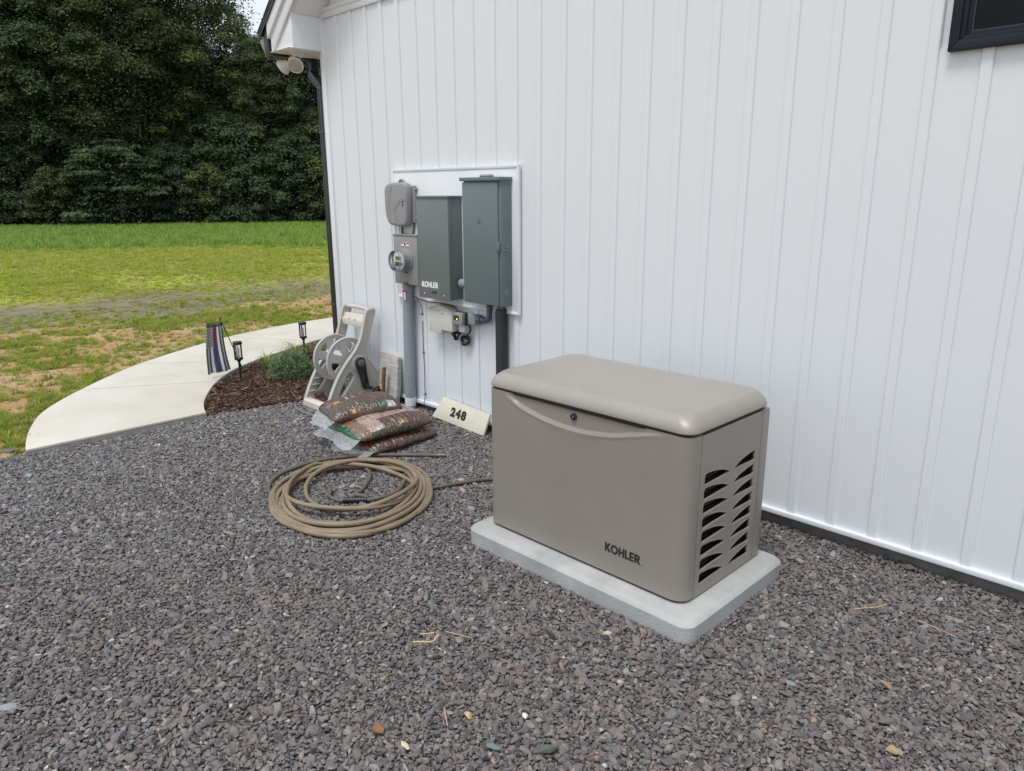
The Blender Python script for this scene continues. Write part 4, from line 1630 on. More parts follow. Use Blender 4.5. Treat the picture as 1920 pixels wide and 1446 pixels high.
BAGM = ['film_brown', 'film_pink', 'film_tan', 'film_green', 'film_dark', 'film_label', 'film_yellow']

def bag(label, cx, cy, z0, lx, ly, hz, rot, seed, paint, tilt=(0, 0), flap_len=.09, group='bags of mulch in a pile', sag=None):
    t = thing('mulch_bag', (cx, cy, z0), label, 'mulch bag', group)
    NU, NV = 72, 48
    r_ = np.random.default_rng(seed)
    M = Matrix.Translation((cx, cy, z0)) @ Matrix.Rotation(rot, 4, 'Z') @ Matrix.Rotation(tilt[0], 4, 'X') @ Matrix.Rotation(tilt[1], 4, 'Y')
    bm = B()
    grids = []
    for side in (1, -1):
        g_ = []
        for i in range(NU+1):
            u = -1+2*i/NU
            row = []
            for j in range(NV+1):
                v = -1+2*j/NV
                # outline: rounded corners, slightly wavy edges
                ex = lx/2*(1-.05*abs(u)**6+.012*math.sin(7*u+seed))*(1-.03*(abs(u) > .97))
                ey = ly/2*(1-.06*abs(v)**6+.010*math.sin(5*v+seed*2))
                body = max(0, (1-abs(u)**3.4))**.55*max(0, (1-abs(v)**3.2))**.55
                wr = fbm(np.array([u*2.2+seed]), np.array([v*2.2]), 1.0, seed)[0]-.5
                wr2 = fbm(np.array([u*9+v*5+seed]), np.array([v*3-u*2]), 1.0, seed+3)[0]-.5
                edge = math.exp(-((1-abs(v))/.16)**2)+math.exp(-((1-abs(u))/.14)**2)
                pk = .10*math.sin(u*34+3*wr)*math.exp(-((1-abs(v))/.10)**2)*.12+.10*math.sin(v*26+3*wr)*math.exp(-((1-abs(u))/.12)**2)*.2
                if side == 1:
                    z = hz*(.30+.70*body*(1+.38*wr+.16*wr2))+hz*pk
                    z = z if body > 0 else hz*.30
                else:
                    z = hz*.30*(1-body**.5)
                if sag:
                    z += sag(u, v)
                row.append(M@Vector((v*ex, u*ey, z)))
            g_.append(row)
        grids.append(g_)
    vt = [[bm.verts.new(p) for p in row] for row in grids[0]]
    vb = [[(vt[i][j] if i in (0, NU) or j in (0, NV) else bm.verts.new(grids[1][i][j])) for j in range(NV+1)] for i in range(NU+1)]
    for i in range(NU):
        for j in range(NV):
            u, v = -1+2*(i+.5)/NU, -1+2*(j+.5)/NV
            jit = (fbm(np.array([u*6.0]), np.array([v*6.0]), 1.0, seed+9)[0]-.5)*.16
            f = bm.faces.new((vt[i][j], vt[i][j+1], vt[i+1][j+1], vt[i+1][j]))
            f.material_index = paint(u, v, jit)
            f = bm.faces.new((vb[i][j], vb[i+1][j], vb[i+1][j+1], vb[i][j+1]))
            f.material_index = paint(u, v, jit) if abs(v) > .9 else 0
    me = bpy.data.meshes.new('sack')
    bm.to_mesh(me)
    bm.free()
    link('sack', me, BAGM, t, smooth=0)
    # crinkled clear film past the seal at the front end, and a short one behind
    for end, fl in ((-1, flap_len), (1, .035)):
        bm = B()
        nf, mf_ = 40, 8
        rows_ = []
        for i in range(mf_+1):
            w = i/mf_
            row = []
            for j in range(nf+1):
                v = -1+2*j/nf
                ex = lx/2*.95*(1-.06*w)
                ey = ly/2*(1-.06*abs(v)**6)*end+end*(fl*w*(1+.25*math.sin(v*4+seed))-.006)
                nz = fbm(np.array([v*6+seed]), np.array([w*2.5+end]), 1.0, seed+5)[0]-.5
                zb_ = hz*.30*(1-w)-.0*w+(sag(end, v) if sag else 0)*(1-w)
                row.append(bm.verts.new(M@Vector((v*ex, ey, zb_*(1-.25*w)+nz*.035*w-.02*w*(z0 > .05)+(.008 if z0 < .05 else 0)))))
            rows_.append(row)
        for i in range(mf_):
            for j in range(nf):
                bm.faces.new((rows_[i][j], rows_[i][j+1], rows_[i+1][j+1], rows_[i+1][j]))
        obj('clear_flap', bm, 'flap', t, smooth=30)
    return t

# paint functions: u runs front(-1)->back(+1) along Y, v runs left(-1)->right(+1) along X
def paint_low(u, v, j):
    if u+j < -.985:
        return 3
    if v+j*.3 > .80 and -.45 < u < .75:
        return 0
    if v > .45 and .25 < u < .62:
        return 2
    return 0
def paint_mid(u, v, j):
    if u+j*1.3 < -.955:
        return 3
    if u+j < -.66:
        return 2
    if v > .93:
        return 4 if -.9 < u < .55 else 0
    if .84 < v < .93 and -.52 < u < -.36:
        return 5
    if .86 < v < .95 and .12 < u < .26:
        return 6
    if v+j*.25 > .55:
        return 0 if u+j > -.30 else 1
    if -.92 < v < -.50 and .30 < u < .88:
        return 5 if int((u+1)*7) % 3 else 4
    if -.20 < v < .25 and .35 < u < .80:
        return 5 if (u-.35) % .24 > .05 else 4
    if -.90 < v < -.55 and -.55 < u < -.15:
        return 5
    if v+j < -.45:
        return 2
    return 1
def paint_top(u, v, j):
    if u+j < -.97:
        return 3
    if .80 < v < .95 and -.45 < u < -.32:
        return 6
    if .72 < v < .95 and .22 < u < .52:
        return 3
    if .66 < v < .94 and .56 < u < .78:
        return 5
    if -.15 < v < .10 and -.72 < u < -.55:
        return 6
    if -.60 < v < -.30 and (-.30 < u < -.22 or -.10 < u < -.02):
        return 1
    if .45 < v+j < .70 and u < .6:
        return 4
    return 0 if (j > -.035) else 2
bag('brown mulch bag lying on the gravel, lowest of the pile', -4.585, 3.15, .002, .50, .66, .125, R(3), 3, paint_low, flap_len=.075)
bag('pale fronted mulch bag in the middle of the pile', -4.655, 3.13, .110, .58, .70, .135, R(-3), 5, paint_mid, tilt=(R(.5), R(1)), flap_len=.08)
bag('small brown mulch bag with green print, topmost of the pile', -4.79, 3.06, .222, .38, .58, .115, R(-12), 8, paint_top, tilt=(R(2.5), R(3)), flap_len=.085)

# ================================================================ HOUSE NUMBER BOARD, SPLASH BLOCK, STAKE
lean = math.atan2(.075, .185)
t = thing('number_board', (-4.42, 3.77, 0), 'cream wooden board reading 248, leaning on the wall', 'number board')
def MB_(p):
    # local board coords (x along wall, z up the board, y thickness) -> world
    base = Vector((-4.437, 3.745, .026))
    M = Matrix.Translation(base) @ Matrix.Rotation(R(2.0), 4, 'Y') @ Matrix.Rotation(-R(19), 4, 'X')
    return M
Mb = MB_(0)
bm = B()
prism(bm, [(-.315, .0), (.325, -.004), (.338, .172), (-.235, .188)], 'XZ', -.010, .010, .002)
bmesh.ops.transform(bm, matrix=Mb, verts=bm.verts[:])
obj('plank', bm, 'board', t)
bt = text_bm('248', .105, .0062, .001, 1.22)
xs = [v.co.x for v in bt.verts]
x0, w0 = min(xs), max(xs)-min(xs)
for v in bt.verts:
    v.co.x = (v.co.x-x0)/w0*.190-.105
    v.co.y = v.co.y*.92+.060
bmesh.ops.transform(bt, matrix=Mb @ M_front(0, -.0112, 0), verts=bt.verts[:])
obj('numerals', bt, 'dark_print', t, smooth=None)

t = thing('splash_block', (-5.42, 3.77, 0), 'weathered grey splash block leaning on the wall behind the hose reel', 'splash block')
bm = B()
Ms = Matrix.Translation((-5.42, 3.755, .0)) @ Matrix.Rotation(-R(8), 4, 'X')
prism(bm, [(-.15, 0), (.16, 0), (.165, .2), (.145, .458), (.06, .478), (-.185, .470)], 'XZ', -.012, .012, .004)
bmesh.ops.transform(bm, matrix=Ms, verts=bm.verts[:])
obj('slab', bm, 'weather', t)
bm = B()
prism(bm, [(.12, 0), (.165, 0), (.170, .2), (.15, .46), (.118, .465)], 'XZ', -.040, -.010, .006)
bmesh.ops.transform(bm, matrix=Ms, verts=bm.verts[:])
obj('raised_edge', bm, 'weather', t)
t = thing('stake', (-5.41, 3.70, 0), 'short brown stake standing against the grey splash block', 'stake')
bm = B()
tube(bm, [(-5.415, 3.70, -.02), (-5.41, 3.705, .12), (-5.405, 3.712, .24), (-5.40, 3.722, .352)], [.018, .018, .017, .017], 10)
lathe(bm, [(.020, 0), (.021, .012), (.014, .02), (0, .021)], (-5.40, 3.722, .345), 'Z', 10)
obj('shaft', bm, 'stake', t, smooth=40)
bm = B()
box(bm, (-5.425, 3.683, .165), (-5.398, 3.689, .205), .001, 1)
obj('yellow_mark', bm, 'yellow', t)

# ================================================================ GARDEN HOSE COIL
hose = thing('garden_hose', (-3.87, 2.39, 0), 'tan garden hose coiled on the gravel in front of the bags', 'hose')
HC = np.array((-3.875, 2.385))
e1, e2 = np.array((-.852, .524)), np.array((.535, .845))     # away from / across the view
HR = .0145
pts = []
loops_ = [(.500, .620, .00, .00, .000), (.492, .610, .00, -.01, .000), (.478, .585, -.015, -.02, .010), (.470, .580, .012, -.03, .020), (.465, .565, -.03, -.005, .022), (.445, .540, .02, -.035, .026), (.415, .480, -.06, -.03, .030), (.455, .555, .03, .02, .050), (.395, .430, -.02, .045, .052), (.350, .400, .05, .055, .060)]
K = 48
nL = len(loops_)
for k in range(nL*K+1):
    s_ = k/K
    i = min(int(s_), nL-1)
    f = s_-i
    A_, B2 = loops_[i], loops_[min(i+1, nL-1)]
    f2 = f*f*(3-2*f)
    a1, a2, o1, o2, zz = [A_[m]*(1-f2)+B2[m]*f2 for m in range(5)]
    th = 2*math.pi*s_+2.2
    wob = 1+.026*math.sin(2*th+i*1.7)+.022*math.sin(3*th+i*2.9)
    p = HC+e2*(a1*wob*math.cos(th)+o1)+e1*(a2*wob*math.sin(th)+o2)
    z = .013+zz*(.55+.45*math.sin(th*1.5+i))+.008*max(0, math.sin(th*2+i))
    pts.append((p[0], p[1], max(.012, z)))
# lead-out: from the outer loop round the back to the metal end
p0 = np.array(pts[0])
lead = [(-4.02, 3.20, .016), (-4.20, 3.04, .016), (-4.42, 2.80, .016), (-4.55, 2.52, .016), (-4.50, 2.20, .016), (-4.30, 2.02, .016)]
bm = B()
tube(bm, pts, HR, 12)
obj('coil', bm, 'hose', hose, smooth=60)
bm = B()
tube(bm, smooth_line(lead+[tuple(p0*0+np.array((-4.06, 1.99, .016)))], 8), HR*.95, 12)
tube(bm, smooth_line([(-3.58, 2.70, .030), (-3.56, 2.80, .016), (-3.50, 2.98, .015), (-3.42, 3.14, .015), (-3.28, 3.36, .015), (-3.05, 3.55, .015), (-2.6, 3.62, .015), (-2.2, 3.60, .015)], 8), HR*.92, 12)
inn = smooth_line([(-4.0, 2.30, .016), (-3.92, 2.24, .016), (-3.80, 2.27, .016), (-3.86, 2.43, .016), (-3.99, 2.58, .016), (-4.10, 2.66, .016), (-4.2, 2.68, .018)], 8)
tube(bm, inn, HR*.9, 12)
tube(bm, smooth_line([(-3.70, 2.37, .018), (-3.76, 2.40, .017), (-3.84, 2.36, .017)], 6), HR*.9, 10)
tube(bm, smooth_line([(-3.70, 2.37, .018), (-3.66, 2.47, .02), (-3.68, 2.60, .022), (-3.78, 2.72, .03)], 6), HR*.95, 10)
obj('tail', bm, 'hose_dark', hose, smooth=60)
bm = B()
dirv = (np.array((-4.02, 3.20))-np.array((-4.20, 3.04)))
dirv = dirv/np.linalg.norm(dirv)
e_ = np.array((-4.02, 3.20))
tube(bm, [(*(e_+dirv*s_), .016) for s_ in (0, .012, .013, .05, .051, .06)], [.0155, .0155, .019, .019, .014, .014], 12)
obj('metal_end', bm, 'brass', hose)
bm = B()
c0, c1 = np.array((-3.80, 2.27)), np.array((-3.705, 2.368))
for s_ in np.linspace(0, 1, 9):
    p = c0*(1-s_)+c1*s_
    M = Matrix.Translation((p[0], p[1], .019)) @ Matrix.Rotation(math.atan2(c1[1]-c0[1], c1[0]-c0[0]), 4, 'Z')
    b1 = B()
    lathe(b1, [(.018, -.005), (.0215, -.003), (.0215, .003), (.018, .005)], (0, 0, 0), 'X', 14)
    bmesh.ops.transform(b1, matrix=M, verts=b1.verts[:])
    merge(bm, b1)
tube(bm, [(c0[0], c0[1], .019), (c1[0], c1[1], .019)], .018, 14)
obj('coupling', bm, 'black_plastic', hose)

# ================================================================ PATH LIGHTS, FLAG
def path_light(x, y, label, zoff=0.0):
    t = thing('path_light', (x, y, 0), label, 'path light', 'solar lights in the mulch bed')
    bm = B()
    tube(bm, [(x, y, -.02), (x, y, .205+zoff)], .0125, 12)
    obj('stake_pole', bm, 'black_plastic', t, smooth=40)
    bm = B()
    lathe(bm, [(.0, .185), (.014, .188), (.024, .205), (.043, .214), (.043, .226), (0, .226)], (x, y, zoff), 'Z', 24)
    obj('lamp_base', bm, 'black_plastic', t, smooth=35)
    bm = B()
    lathe(bm, [(.036, .226), (.036, .372), (.034, .372), (.034, .226)], (x, y, zoff), 'Z', 24)
    obj('glass_tube', bm, 'clear', t, smooth=40)
    bm = B()
    lathe(bm, [(.010, .226), (.010, .33), (0, .335)], (x, y, zoff), 'Z', 12)
    obj('diffuser', bm, 'label_white', t, smooth=40)
    for k in range(5):
        a_ = 2*math.pi*k/5+.35
        bm = B()
        box(bm, (x+.040*math.cos(a_)-.003, y+.040*math.sin(a_)-.003, .224+zoff), (x+.040*math.cos(a_)+.003, y+.040*math.sin(a_)+.003, .376+zoff), .001, 1)
        obj('cage_bar', bm, 'black_plastic', t)
    bm = B()
    lathe(bm, [(.044, .372), (.046, .376), (.046, .396), (.043, .400), (0, .400)], (x, y, zoff), 'Z', 28)
    obj('cap', bm, 'black_plastic', t, smooth=35)
path_light(-7.31, 3.25, 'black solar path light next to the small striped flag', .0)
path_light(-7.86, 4.30, 'black solar path light farther along the mulch bed, near the house corner', .005)

t = thing('garden_flag', (-7.42, 3.33, 0), 'small striped garden flag hanging on a thin black pole', 'flag')
bm = B()
tube(bm, smooth_line([(-7.40, 3.345, -.05), (-7.41, 3.335, .05), (-7.415, 3.24, .35), (-7.42, 3.145, .635)], 6), .005, 8)
tube(bm, smooth_line([(-7.42, 3.165, .58), (-7.415, 3.12, .605), (-7.40, 3.06, .607), (-7.385, 2.985, .608)], 5), .004, 8)
tube(bm, [(-7.42, 3.15, .62), (-7.42, 3.138, .655)], [.008, .005], 8)
obj('pole', bm, 'black_metal', t)
bm = B()
NC, NR = 44, 96
FW, FH = .175, .51
g_ = []
for r_i in range(NR+1):
    v = r_i/NR
    row = []
    for c_i in range(NC+1):
        u = c_i/NC
        w = FW*(1+.55*v)
        y = 2.985-.030*v*(1-v)*2+u*w-.045*v
        x = -7.385-.035*u+.014*math.sin(u*9+v*2.4)*v+.010*math.sin(u*17+1)*(.3+v)
        z = .603-.012*u-v*FH+.012*u*v
        row.append((x, y, z))
    g_.append(row)
for off in (0, .0016):
    pass
vv = [[bm.verts.new(p) for p in row] for row in g_]
STR = [0, 1, 0, 1, 0, 3, 0, 1, 0, 1, 0]        # dark, white ... blue in the middle
for r_i in range(NR):
    for c_i in range(NC):
        f = bm.faces.new((vv[r_i][c_i], vv[r_i][c_i+1], vv[r_i+1][c_i+1], vv[r_i+1][c_i]))
        u, v = (c_i+.5)/NC, (r_i+.5)/NR
        k = min(10, int(u*11))
        mi = STR[k]
        if v < .06:
            mi = 0
        elif v < .47 and u < .40:
            # stars: staggered light spots on the dark canton
            cell_r = int((v-.06)*NR)//3
            cell_c = c_i//2
            on = (int((v-.06)*NR) % 3 != 0) and ((cell_c+cell_r) % 2 == 0)
            mi = 1 if on else 0
        elif v < .47 and k in (4, 5):
            mi = 2 if k == 5 or u > .41 else 0
        f.material_index = mi
me = bpy.data.meshes.new('banner')
bm.to_mesh(me)
bm.free()
bo = link('banner', me, ['flag_dark', 'flag_white', 'flag_red', 'flag_blue'], t, smooth=0)
sm = bo.modifiers.new('thick', 'SOLIDIFY')
sm.thickness = .0016

# ================================================================ PLANTS
def blade_mesh(specs, m, name, parent, origin=None, attr='tint'):
    """specs: list of polylines [(p, width)] plus tint; flat tapering blades"""
    V, F, T = [], [], []
    for pts_, wd, side, tint in specs:
        k0 = len(V)
        n = len(pts_)
        for i, p in enumerate(pts_):
            w = wd*(1-(i/(n-1))**1.6)*.5+.0004
            p = np.array(p)
            V.append(p-side*w)
            V.append(p+side*w)
            T += [tint, tint]
        for i in range(n-1):
            a = k0+2*i
            F.append((a, a+1, a+3, a+2))
    me = bpy.data.meshes.new(name)
    me.from_pydata([tuple(v) for v in V], [], F)
    at = me.attributes.new(attr, 'FLOAT', 'POINT')
    at.data.foreach_set('value', np.array(T, np.float32))
    return link(name, me, m, parent, origin)

MT['lavender'] = ramp_random('lavender_leaf', [(0, (.10, .16, .075)), (.5, (.20, .29, .14)), (1, (.33, .42, .24))], .7, 0, translucent=.2, attr='tint')
MT['liriope'] = ramp_random('variegated_leaf', [(0, (.10, .17, .035)), (.5, (.22, .28, .06)), (1, (.42, .42, .16))], .55, 0, translucent=.25, attr='tint')
t = thing('lavender_shrub', (-7.02, 3.67, 0), 'rounded grey green lavender shrub in the mulch bed', 'shrub')
r_ = np.random.default_rng(21)
specs = []
for k in range(2600):
    a_ = r_.uniform(0, 2*math.pi)
    el = np.arccos(r_.uniform(0.02, 1))
    d = np.array((math.sin(el)*math.cos(a_), math.sin(el)*math.sin(a_), math.cos(el)))
    rad = np.array((.20, .225, .225))*(.93+.16*fbm(np.array([a_*1.5]), np.array([el*3]), 1.0, 2)[0])
    tip = np.array((-7.02, 3.67, .035))+d*rad*r_.uniform(.80, 1.12)
    up = d*.55+np.array((0, 0, .8))+r_.normal(0, .18, 3)
    up = up/np.linalg.norm(up)
    L = r_.uniform(.05, .085)
    if k % 9 == 0:
        tip = tip+up*r_.uniform(.02, .05)
        L += .04
    side = np.cross(up, r_.normal(0, 1, 3))
    side = side/np.linalg.norm(side)
    base = tip-up*L
    specs.append(([base, base+up*L*.6+r_.normal(0, .002, 3), tip], r_.uniform(.006, .011), side, r_.random()*.75))
    for q_ in range(3):
        f0 = r_.uniform(.2, .9)
        sd_ = np.cross(up, r_.normal(0, 1, 3))
        sd_ = sd_/np.linalg.norm(sd_)
        b0 = base+up*L*f0
        out = (up*.6+sd_*.8)
        s2 = np.cross(out, r_.normal(0, 1, 3))
        s2 = s2/np.linalg.norm(s2)
        specs.append(([b0, b0+out*.012, b0+out*.026], .006, s2, .2+.8*r_.random()))
blade_mesh(specs, 'lavender', 'foliage', t)
bm = B()
for k in range(14):
    a_ = k*2.4
    tube(bm, [(-7.02, 3.67, -.01), (-7.02+.06*math.cos(a_), 3.67+.06*math.sin(a_), .06), (-7.02+.13*math.cos(a_), 3.67+.13*math.sin(a_), .14)], [.006, .005, .002], 6)
obj('stem', bm, 'bark', t)

def tuft(name, label, x, y, n, L, spread, seed, m='liriope', wd=.009, group=None):
    t = thing(name, (x, y, 0), label, 'plant', group)
    r_ = np.random.default_rng(seed)
    specs = []
    for k in range(n):
        a_ = r_.uniform(0, 2*math.pi)
        l_ = L*r_.uniform(.6, 1.15)
        s_ = spread*r_.uniform(.3, 1.1)
        o = np.array((math.cos(a_), math.sin(a_), 0))
        b0 = np.array((x, y, .0))+o*r_.uniform(0, .03)
        pts_ = [b0, b0+o*s_*.25*l_+np.array((0, 0, .45*l_)), b0+o*s_*.6*l_+np.array((0, 0, .75*l_)), b0+o*s_*1.05*l_+np.array((0, 0, .80*l_)), b0+o*s_*1.4*l_+np.array((0, 0, .66*l_))]
        side = np.array((-math.sin(a_), math.cos(a_), r_.normal(0, .3)))
        specs.append((pts_, wd*r_.uniform(.7, 1.2), side/np.linalg.norm(side), r_.random()))
    half = n//2
    blade_mesh(specs, m, 'leaf_clump', t)
    return t
tuft('liriope_plant', 'yellow green grassy plant left of the lavender shrub', -7.45, 3.62, 70, .22, .8, 1)
tuft('liriope_plant', 'yellow green grassy plant behind the lavender shrub', -7.62, 4.05, 80, .24, .8, 2)
tuft('liriope_plant', 'yellow green grassy plant at the foot of the far path light', -7.62, 4.38, 60, .20, .9, 4)
tuft('grass_clump', 'thin wispy grass growing behind the hose reel', -7.35, 4.62, 26, .36, .5, 5, wd=.006)
tuft('grass_clump', 'yellowish grass clump seen through the hose reel disc', -6.75, 4.05, 50, .22, .7, 6)

# ================================================================ GRAVEL STONES
STONE = ramp_random('crushed_stone', [
    (.00, (.068, .062, .065)), (.12, (.108, .097, .099)), (.25, (.162, .138, .135)), (.38, (.118, .109, .116)),
    (.50, (.188, .162, .156)), (.62, (.140, .128, .131)), (.74, (.200, .166, .154)), (.82, (.135, .146, .156)),
    (.91, (.215, .195, .186)), (.965, (.250, .228, .215)), (.982, (.22, .26, .285)), (.992, (.27, .185, .115)), (1.0, (.46, .46, .45))],
    .85, .22, 1.6, .45, spec=.25)
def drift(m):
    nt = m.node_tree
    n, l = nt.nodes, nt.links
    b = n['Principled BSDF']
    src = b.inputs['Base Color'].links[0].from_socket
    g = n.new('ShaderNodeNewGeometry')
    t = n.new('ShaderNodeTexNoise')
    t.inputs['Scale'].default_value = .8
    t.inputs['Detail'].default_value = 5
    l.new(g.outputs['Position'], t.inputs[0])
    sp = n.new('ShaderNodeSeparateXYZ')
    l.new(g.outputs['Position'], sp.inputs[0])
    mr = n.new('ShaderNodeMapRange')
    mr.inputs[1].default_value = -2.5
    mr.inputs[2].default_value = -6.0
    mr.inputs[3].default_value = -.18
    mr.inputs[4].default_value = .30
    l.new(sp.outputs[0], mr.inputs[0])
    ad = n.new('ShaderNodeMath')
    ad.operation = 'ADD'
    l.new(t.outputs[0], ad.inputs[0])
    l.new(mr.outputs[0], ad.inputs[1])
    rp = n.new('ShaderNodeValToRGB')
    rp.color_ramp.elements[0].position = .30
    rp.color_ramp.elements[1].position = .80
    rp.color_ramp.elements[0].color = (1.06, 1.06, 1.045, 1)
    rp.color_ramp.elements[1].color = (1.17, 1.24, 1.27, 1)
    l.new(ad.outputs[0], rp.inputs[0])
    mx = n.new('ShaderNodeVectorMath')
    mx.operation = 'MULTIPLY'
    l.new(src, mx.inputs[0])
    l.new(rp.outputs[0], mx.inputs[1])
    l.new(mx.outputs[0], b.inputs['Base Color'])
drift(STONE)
def rock_bm(seed, flat=.62, el=1.35):
    r_ = np.random.default_rng(seed)
    bm = B()
    n = r_.integers(13, 19)
    P = r_.normal(0, 1, (n, 3))
    P /= np.linalg.norm(P, axis=1)[:, None]
    P *= r_.uniform(.78, 1.05, (n, 1))
    P *= np.array((el*r_.uniform(.85, 1.15), r_.uniform(.75, 1.0), flat*r_.uniform(.8, 1.25)))
    vs_ = [bm.verts.new(p) for p in P]
    res = bmesh.ops.convex_hull(bm, input=vs_)
    for v in [v for v in bm.verts if not v.link_faces]:
        bm.verts.remove(v)
    bmesh.ops.bevel(bm, geom=bm.edges[:], offset=.05, segments=1, affect='EDGES')
    return bm
rocks = [proto('gravel_stone_%02d' % k, rock_bm(100+k), STONE) for k in range(16)]

CAMXY = np.array((0.0, 0.0))
def scatter_gravel():
    r_ = np.random.default_rng(11)
    out = []
    # layers: (spacing, radius mean, radius sigma, z offset)
    x0, x1, y0, y1 = -6.6, 1.9, -1.2, 3.9
    for (sp, rm, sg, zo) in ((.0142, .0084, .25, -.004), (.0172, .0100, .34, .002), (.048, .0148, .30, .005)):
        gx, gy = np.meshgrid(np.arange(x0, x1, sp), np.arange(y0, y1, sp))
        n = gx.size
        x = gx.ravel()+r_.uniform(-.6, .6, n)*sp
        y = gy.ravel()+r_.uniform(-.6, .6, n)*sp
        keep = inpoly(x+.03*(vnoise(x, y, 6, 2)-.5), y, GRAVEL_POLY)
        # outside the view wedge nothing is needed
        ang = np.arctan2(-x*math.sin(R(44.6))-y*math.cos(R(44.6)), -x*math.cos(R(44.6))+y*math.sin(R(44.6)))
        dist = np.hypot(x, y)
        keep &= (np.abs(ang) < R(52)) & (dist > .9)
        keep &= ~((x > -2.83) & (x < -1.48) & (y > 2.50) & (y < 3.31))
        if sp > .04:
            keep &= r_.random(n) < .55
        else:
            keep &= r_.random(n) < .93
        x, y = x[keep], y[keep]
        n = len(x)
        rad = rm*np.exp(r_.normal(0, sg, n))
        rad = np.clip(rad, .005, .032)
        if sp > .05:
            pass
        z = grav_fn(x, y)+zo+r_.uniform(-.003, .004, n)
        # stones heap slightly against the foundation
        z += .012*np.clip((y-3.78)/.08, 0, 1)
        tilt = r_.normal(0, .38, (n, 2))
        rot = np.stack([tilt[:, 0], tilt[:, 1], r_.uniform(0, 2*math.pi, n)], 1)
        scl = rad[:, None]*r_.uniform(.85, 1.15, (n, 3))
        out.append((np.stack([x, y, z], 1), rot, scl))
    P = np.concatenate([o[0] for o in out])
    Rr = np.concatenate([o[1] for o in out])
    S = np.concatenate([o[2] for o in out])
    return P, Rr, S
P, Rr, S = scatter_gravel()
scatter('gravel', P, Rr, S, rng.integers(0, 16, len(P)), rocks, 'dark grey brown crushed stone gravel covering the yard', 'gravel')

# stones that stand out
def lone_stone(label, x, y, r, col, seed, sc=(1, 1, 1), rz=0.0):
    bm = rock_bm(seed)
    m = mat('lone_stone', col, .8, tuple(c*.8 for c in col), 60, 5, .3, 160)
    M = Matrix.Translation((x, y, r*.55+.004)) @ Matrix.Rotation(rz, 4, 'Z') @ Matrix.Diagonal((r*sc[0], r*sc[1], r*sc[2], 1))
    bmesh.ops.transform(bm, matrix=M, verts=bm.verts[:])
    o = obj('stone', bm, m, origin=(x, y, 0), smooth=None)
    return tag(o, label, 'stone', 'odd coloured stones in the gravel')
lone_stone('largest rusty brown stone in the foreground gravel', -1.956, 1.244, .026, (.24, .13, .055), 301)
lone_stone('flat pale cream stone near the bottom edge of the gravel', -1.823, 1.262, .018, (.62, .56, .40), 302, (1.2, .7, .5))
lone_stone('bright white stone in the foreground gravel', -1.632, 1.668, .015, (.72, .72, .70), 303)
lone_stone('pale tan stone in the foreground gravel left of the white one', -1.776, 1.52, .019, (.50, .37, .20), 304)
lone_stone('long grey slab shaped stone near the bottom of the gravel', -1.46, 1.585, .030, (.10, .112, .112), 305, (1.5, .75, .6), 1.0)
lone_stone('yellowish stone at the lower right of the gravel', -.62, 2.43, .022, (.42, .32, .18), 306)
lone_stone('blue grey stone near the bottom centre of the gravel', -1.60, 1.47, .024, (.16, .20, .20), 307, (1.3, .8, .6), .3)
lone_stone('dark stone lying at the near corner of the walkway', -6.33, 1.00, .06, (.13, .135, .13), 308, (1.1, .8, .55), .6)
lone_stone('mossy stone heap against the foundation at right', -1.02, 3.815, .032, (.12, .115, .075), 309, (1.1, .8, .9), .2)

def straw(label, pts_, w=.004):
    w *= .7
    bm = B()
    tube(bm, pts_, w, 5)
    o = obj('straw', bm, 'straw', origin=pts_[0])
    return tag(o, label, 'straw', 'dry straw lying on the gravel')
straw('bent piece of pale straw lying on the gravel', [(-2.278, 1.645, .028), (-2.225, 1.695, .027), (-2.222, 1.715, .027), (-2.238, 1.752, .030)], .0055)
straw('short straight straw above the bent one', [(-2.300, 1.700, .028), (-2.262, 1.748, .030)], .0045)
straw('thin long straw right of the bent one', [(-2.235, 1.79, .030), (-2.125, 1.838, .028)], .0025)
straw('thin upright straw among stones at the bottom', [(-1.86, 1.47, .027), (-1.78, 1.42, .026)], .0025)
straw('thin straw lying right of the pad by the foundation', [(-1.05, 3.22, .028), (-.98, 3.31, .030), (-.96, 3.36, .03)], .003)
straw('fine straw at the far right of the gravel', [(-.82, 3.33, .026), (-.66, 3.30, .028)], .0025)
straw('straw lying inside the hose coil', [(-3.98, 2.44, .026), (-3.88, 2.45, .028)], .003)

# ================================================================ MULCH CHIPS
MULCH = ramp_random('mulch_chip', [(0, (.026, .018, .013)), (.35, (.070, .042, .030)), (.7, (.125, .076, .053)), (.92, (.185, .122, .086)), (1, (.36, .27, .19))], .9, .3, 3, .5, spec=.2)
chips = []
for k in range(8):
    r_ = np.random.default_rng(500+k)
    bm = B()
    L, W_, T_ = 1.0, r_.uniform(.10, .24), r_.uniform(.04, .09)
    bend = r_.uniform(-.15, .15)
    poly = [(-L, -W_*.4), (-L*.3, -W_), (L*.4, -W_*.8+bend), (L, bend-.02), (L*.9, bend+.06), (L*.3, W_+bend), (-L*.5, W_*.8)]
    prism(bm, poly, 'XY', -T_, T_)
    for v in bm.verts:
        v.co.z += .12*bend*v.co.x**2
    chips.append(proto('mulch_chip_%02d' % k, bm, MULCH))
r_ = np.random.default_rng(77)
n = 26000
x = r_.uniform(-8.75, -5.85, n)
y = r_.uniform(2.4, 6.0, n)
k_ = inpoly(x, y, BED_POLY) & (r_.random(n) < np.where(y < 4.6, 1, .5))
x, y = x[k_], y[k_]
n = len(x)
z = mulch_fn(x, y)+r_.uniform(.0, .016, n)
rot = np.stack([r_.normal(0, .35, n), r_.normal(0, .35, n), r_.uniform(0, 6.28, n)], 1)
scl = np.exp(r_.normal(-3.75, .42, n))
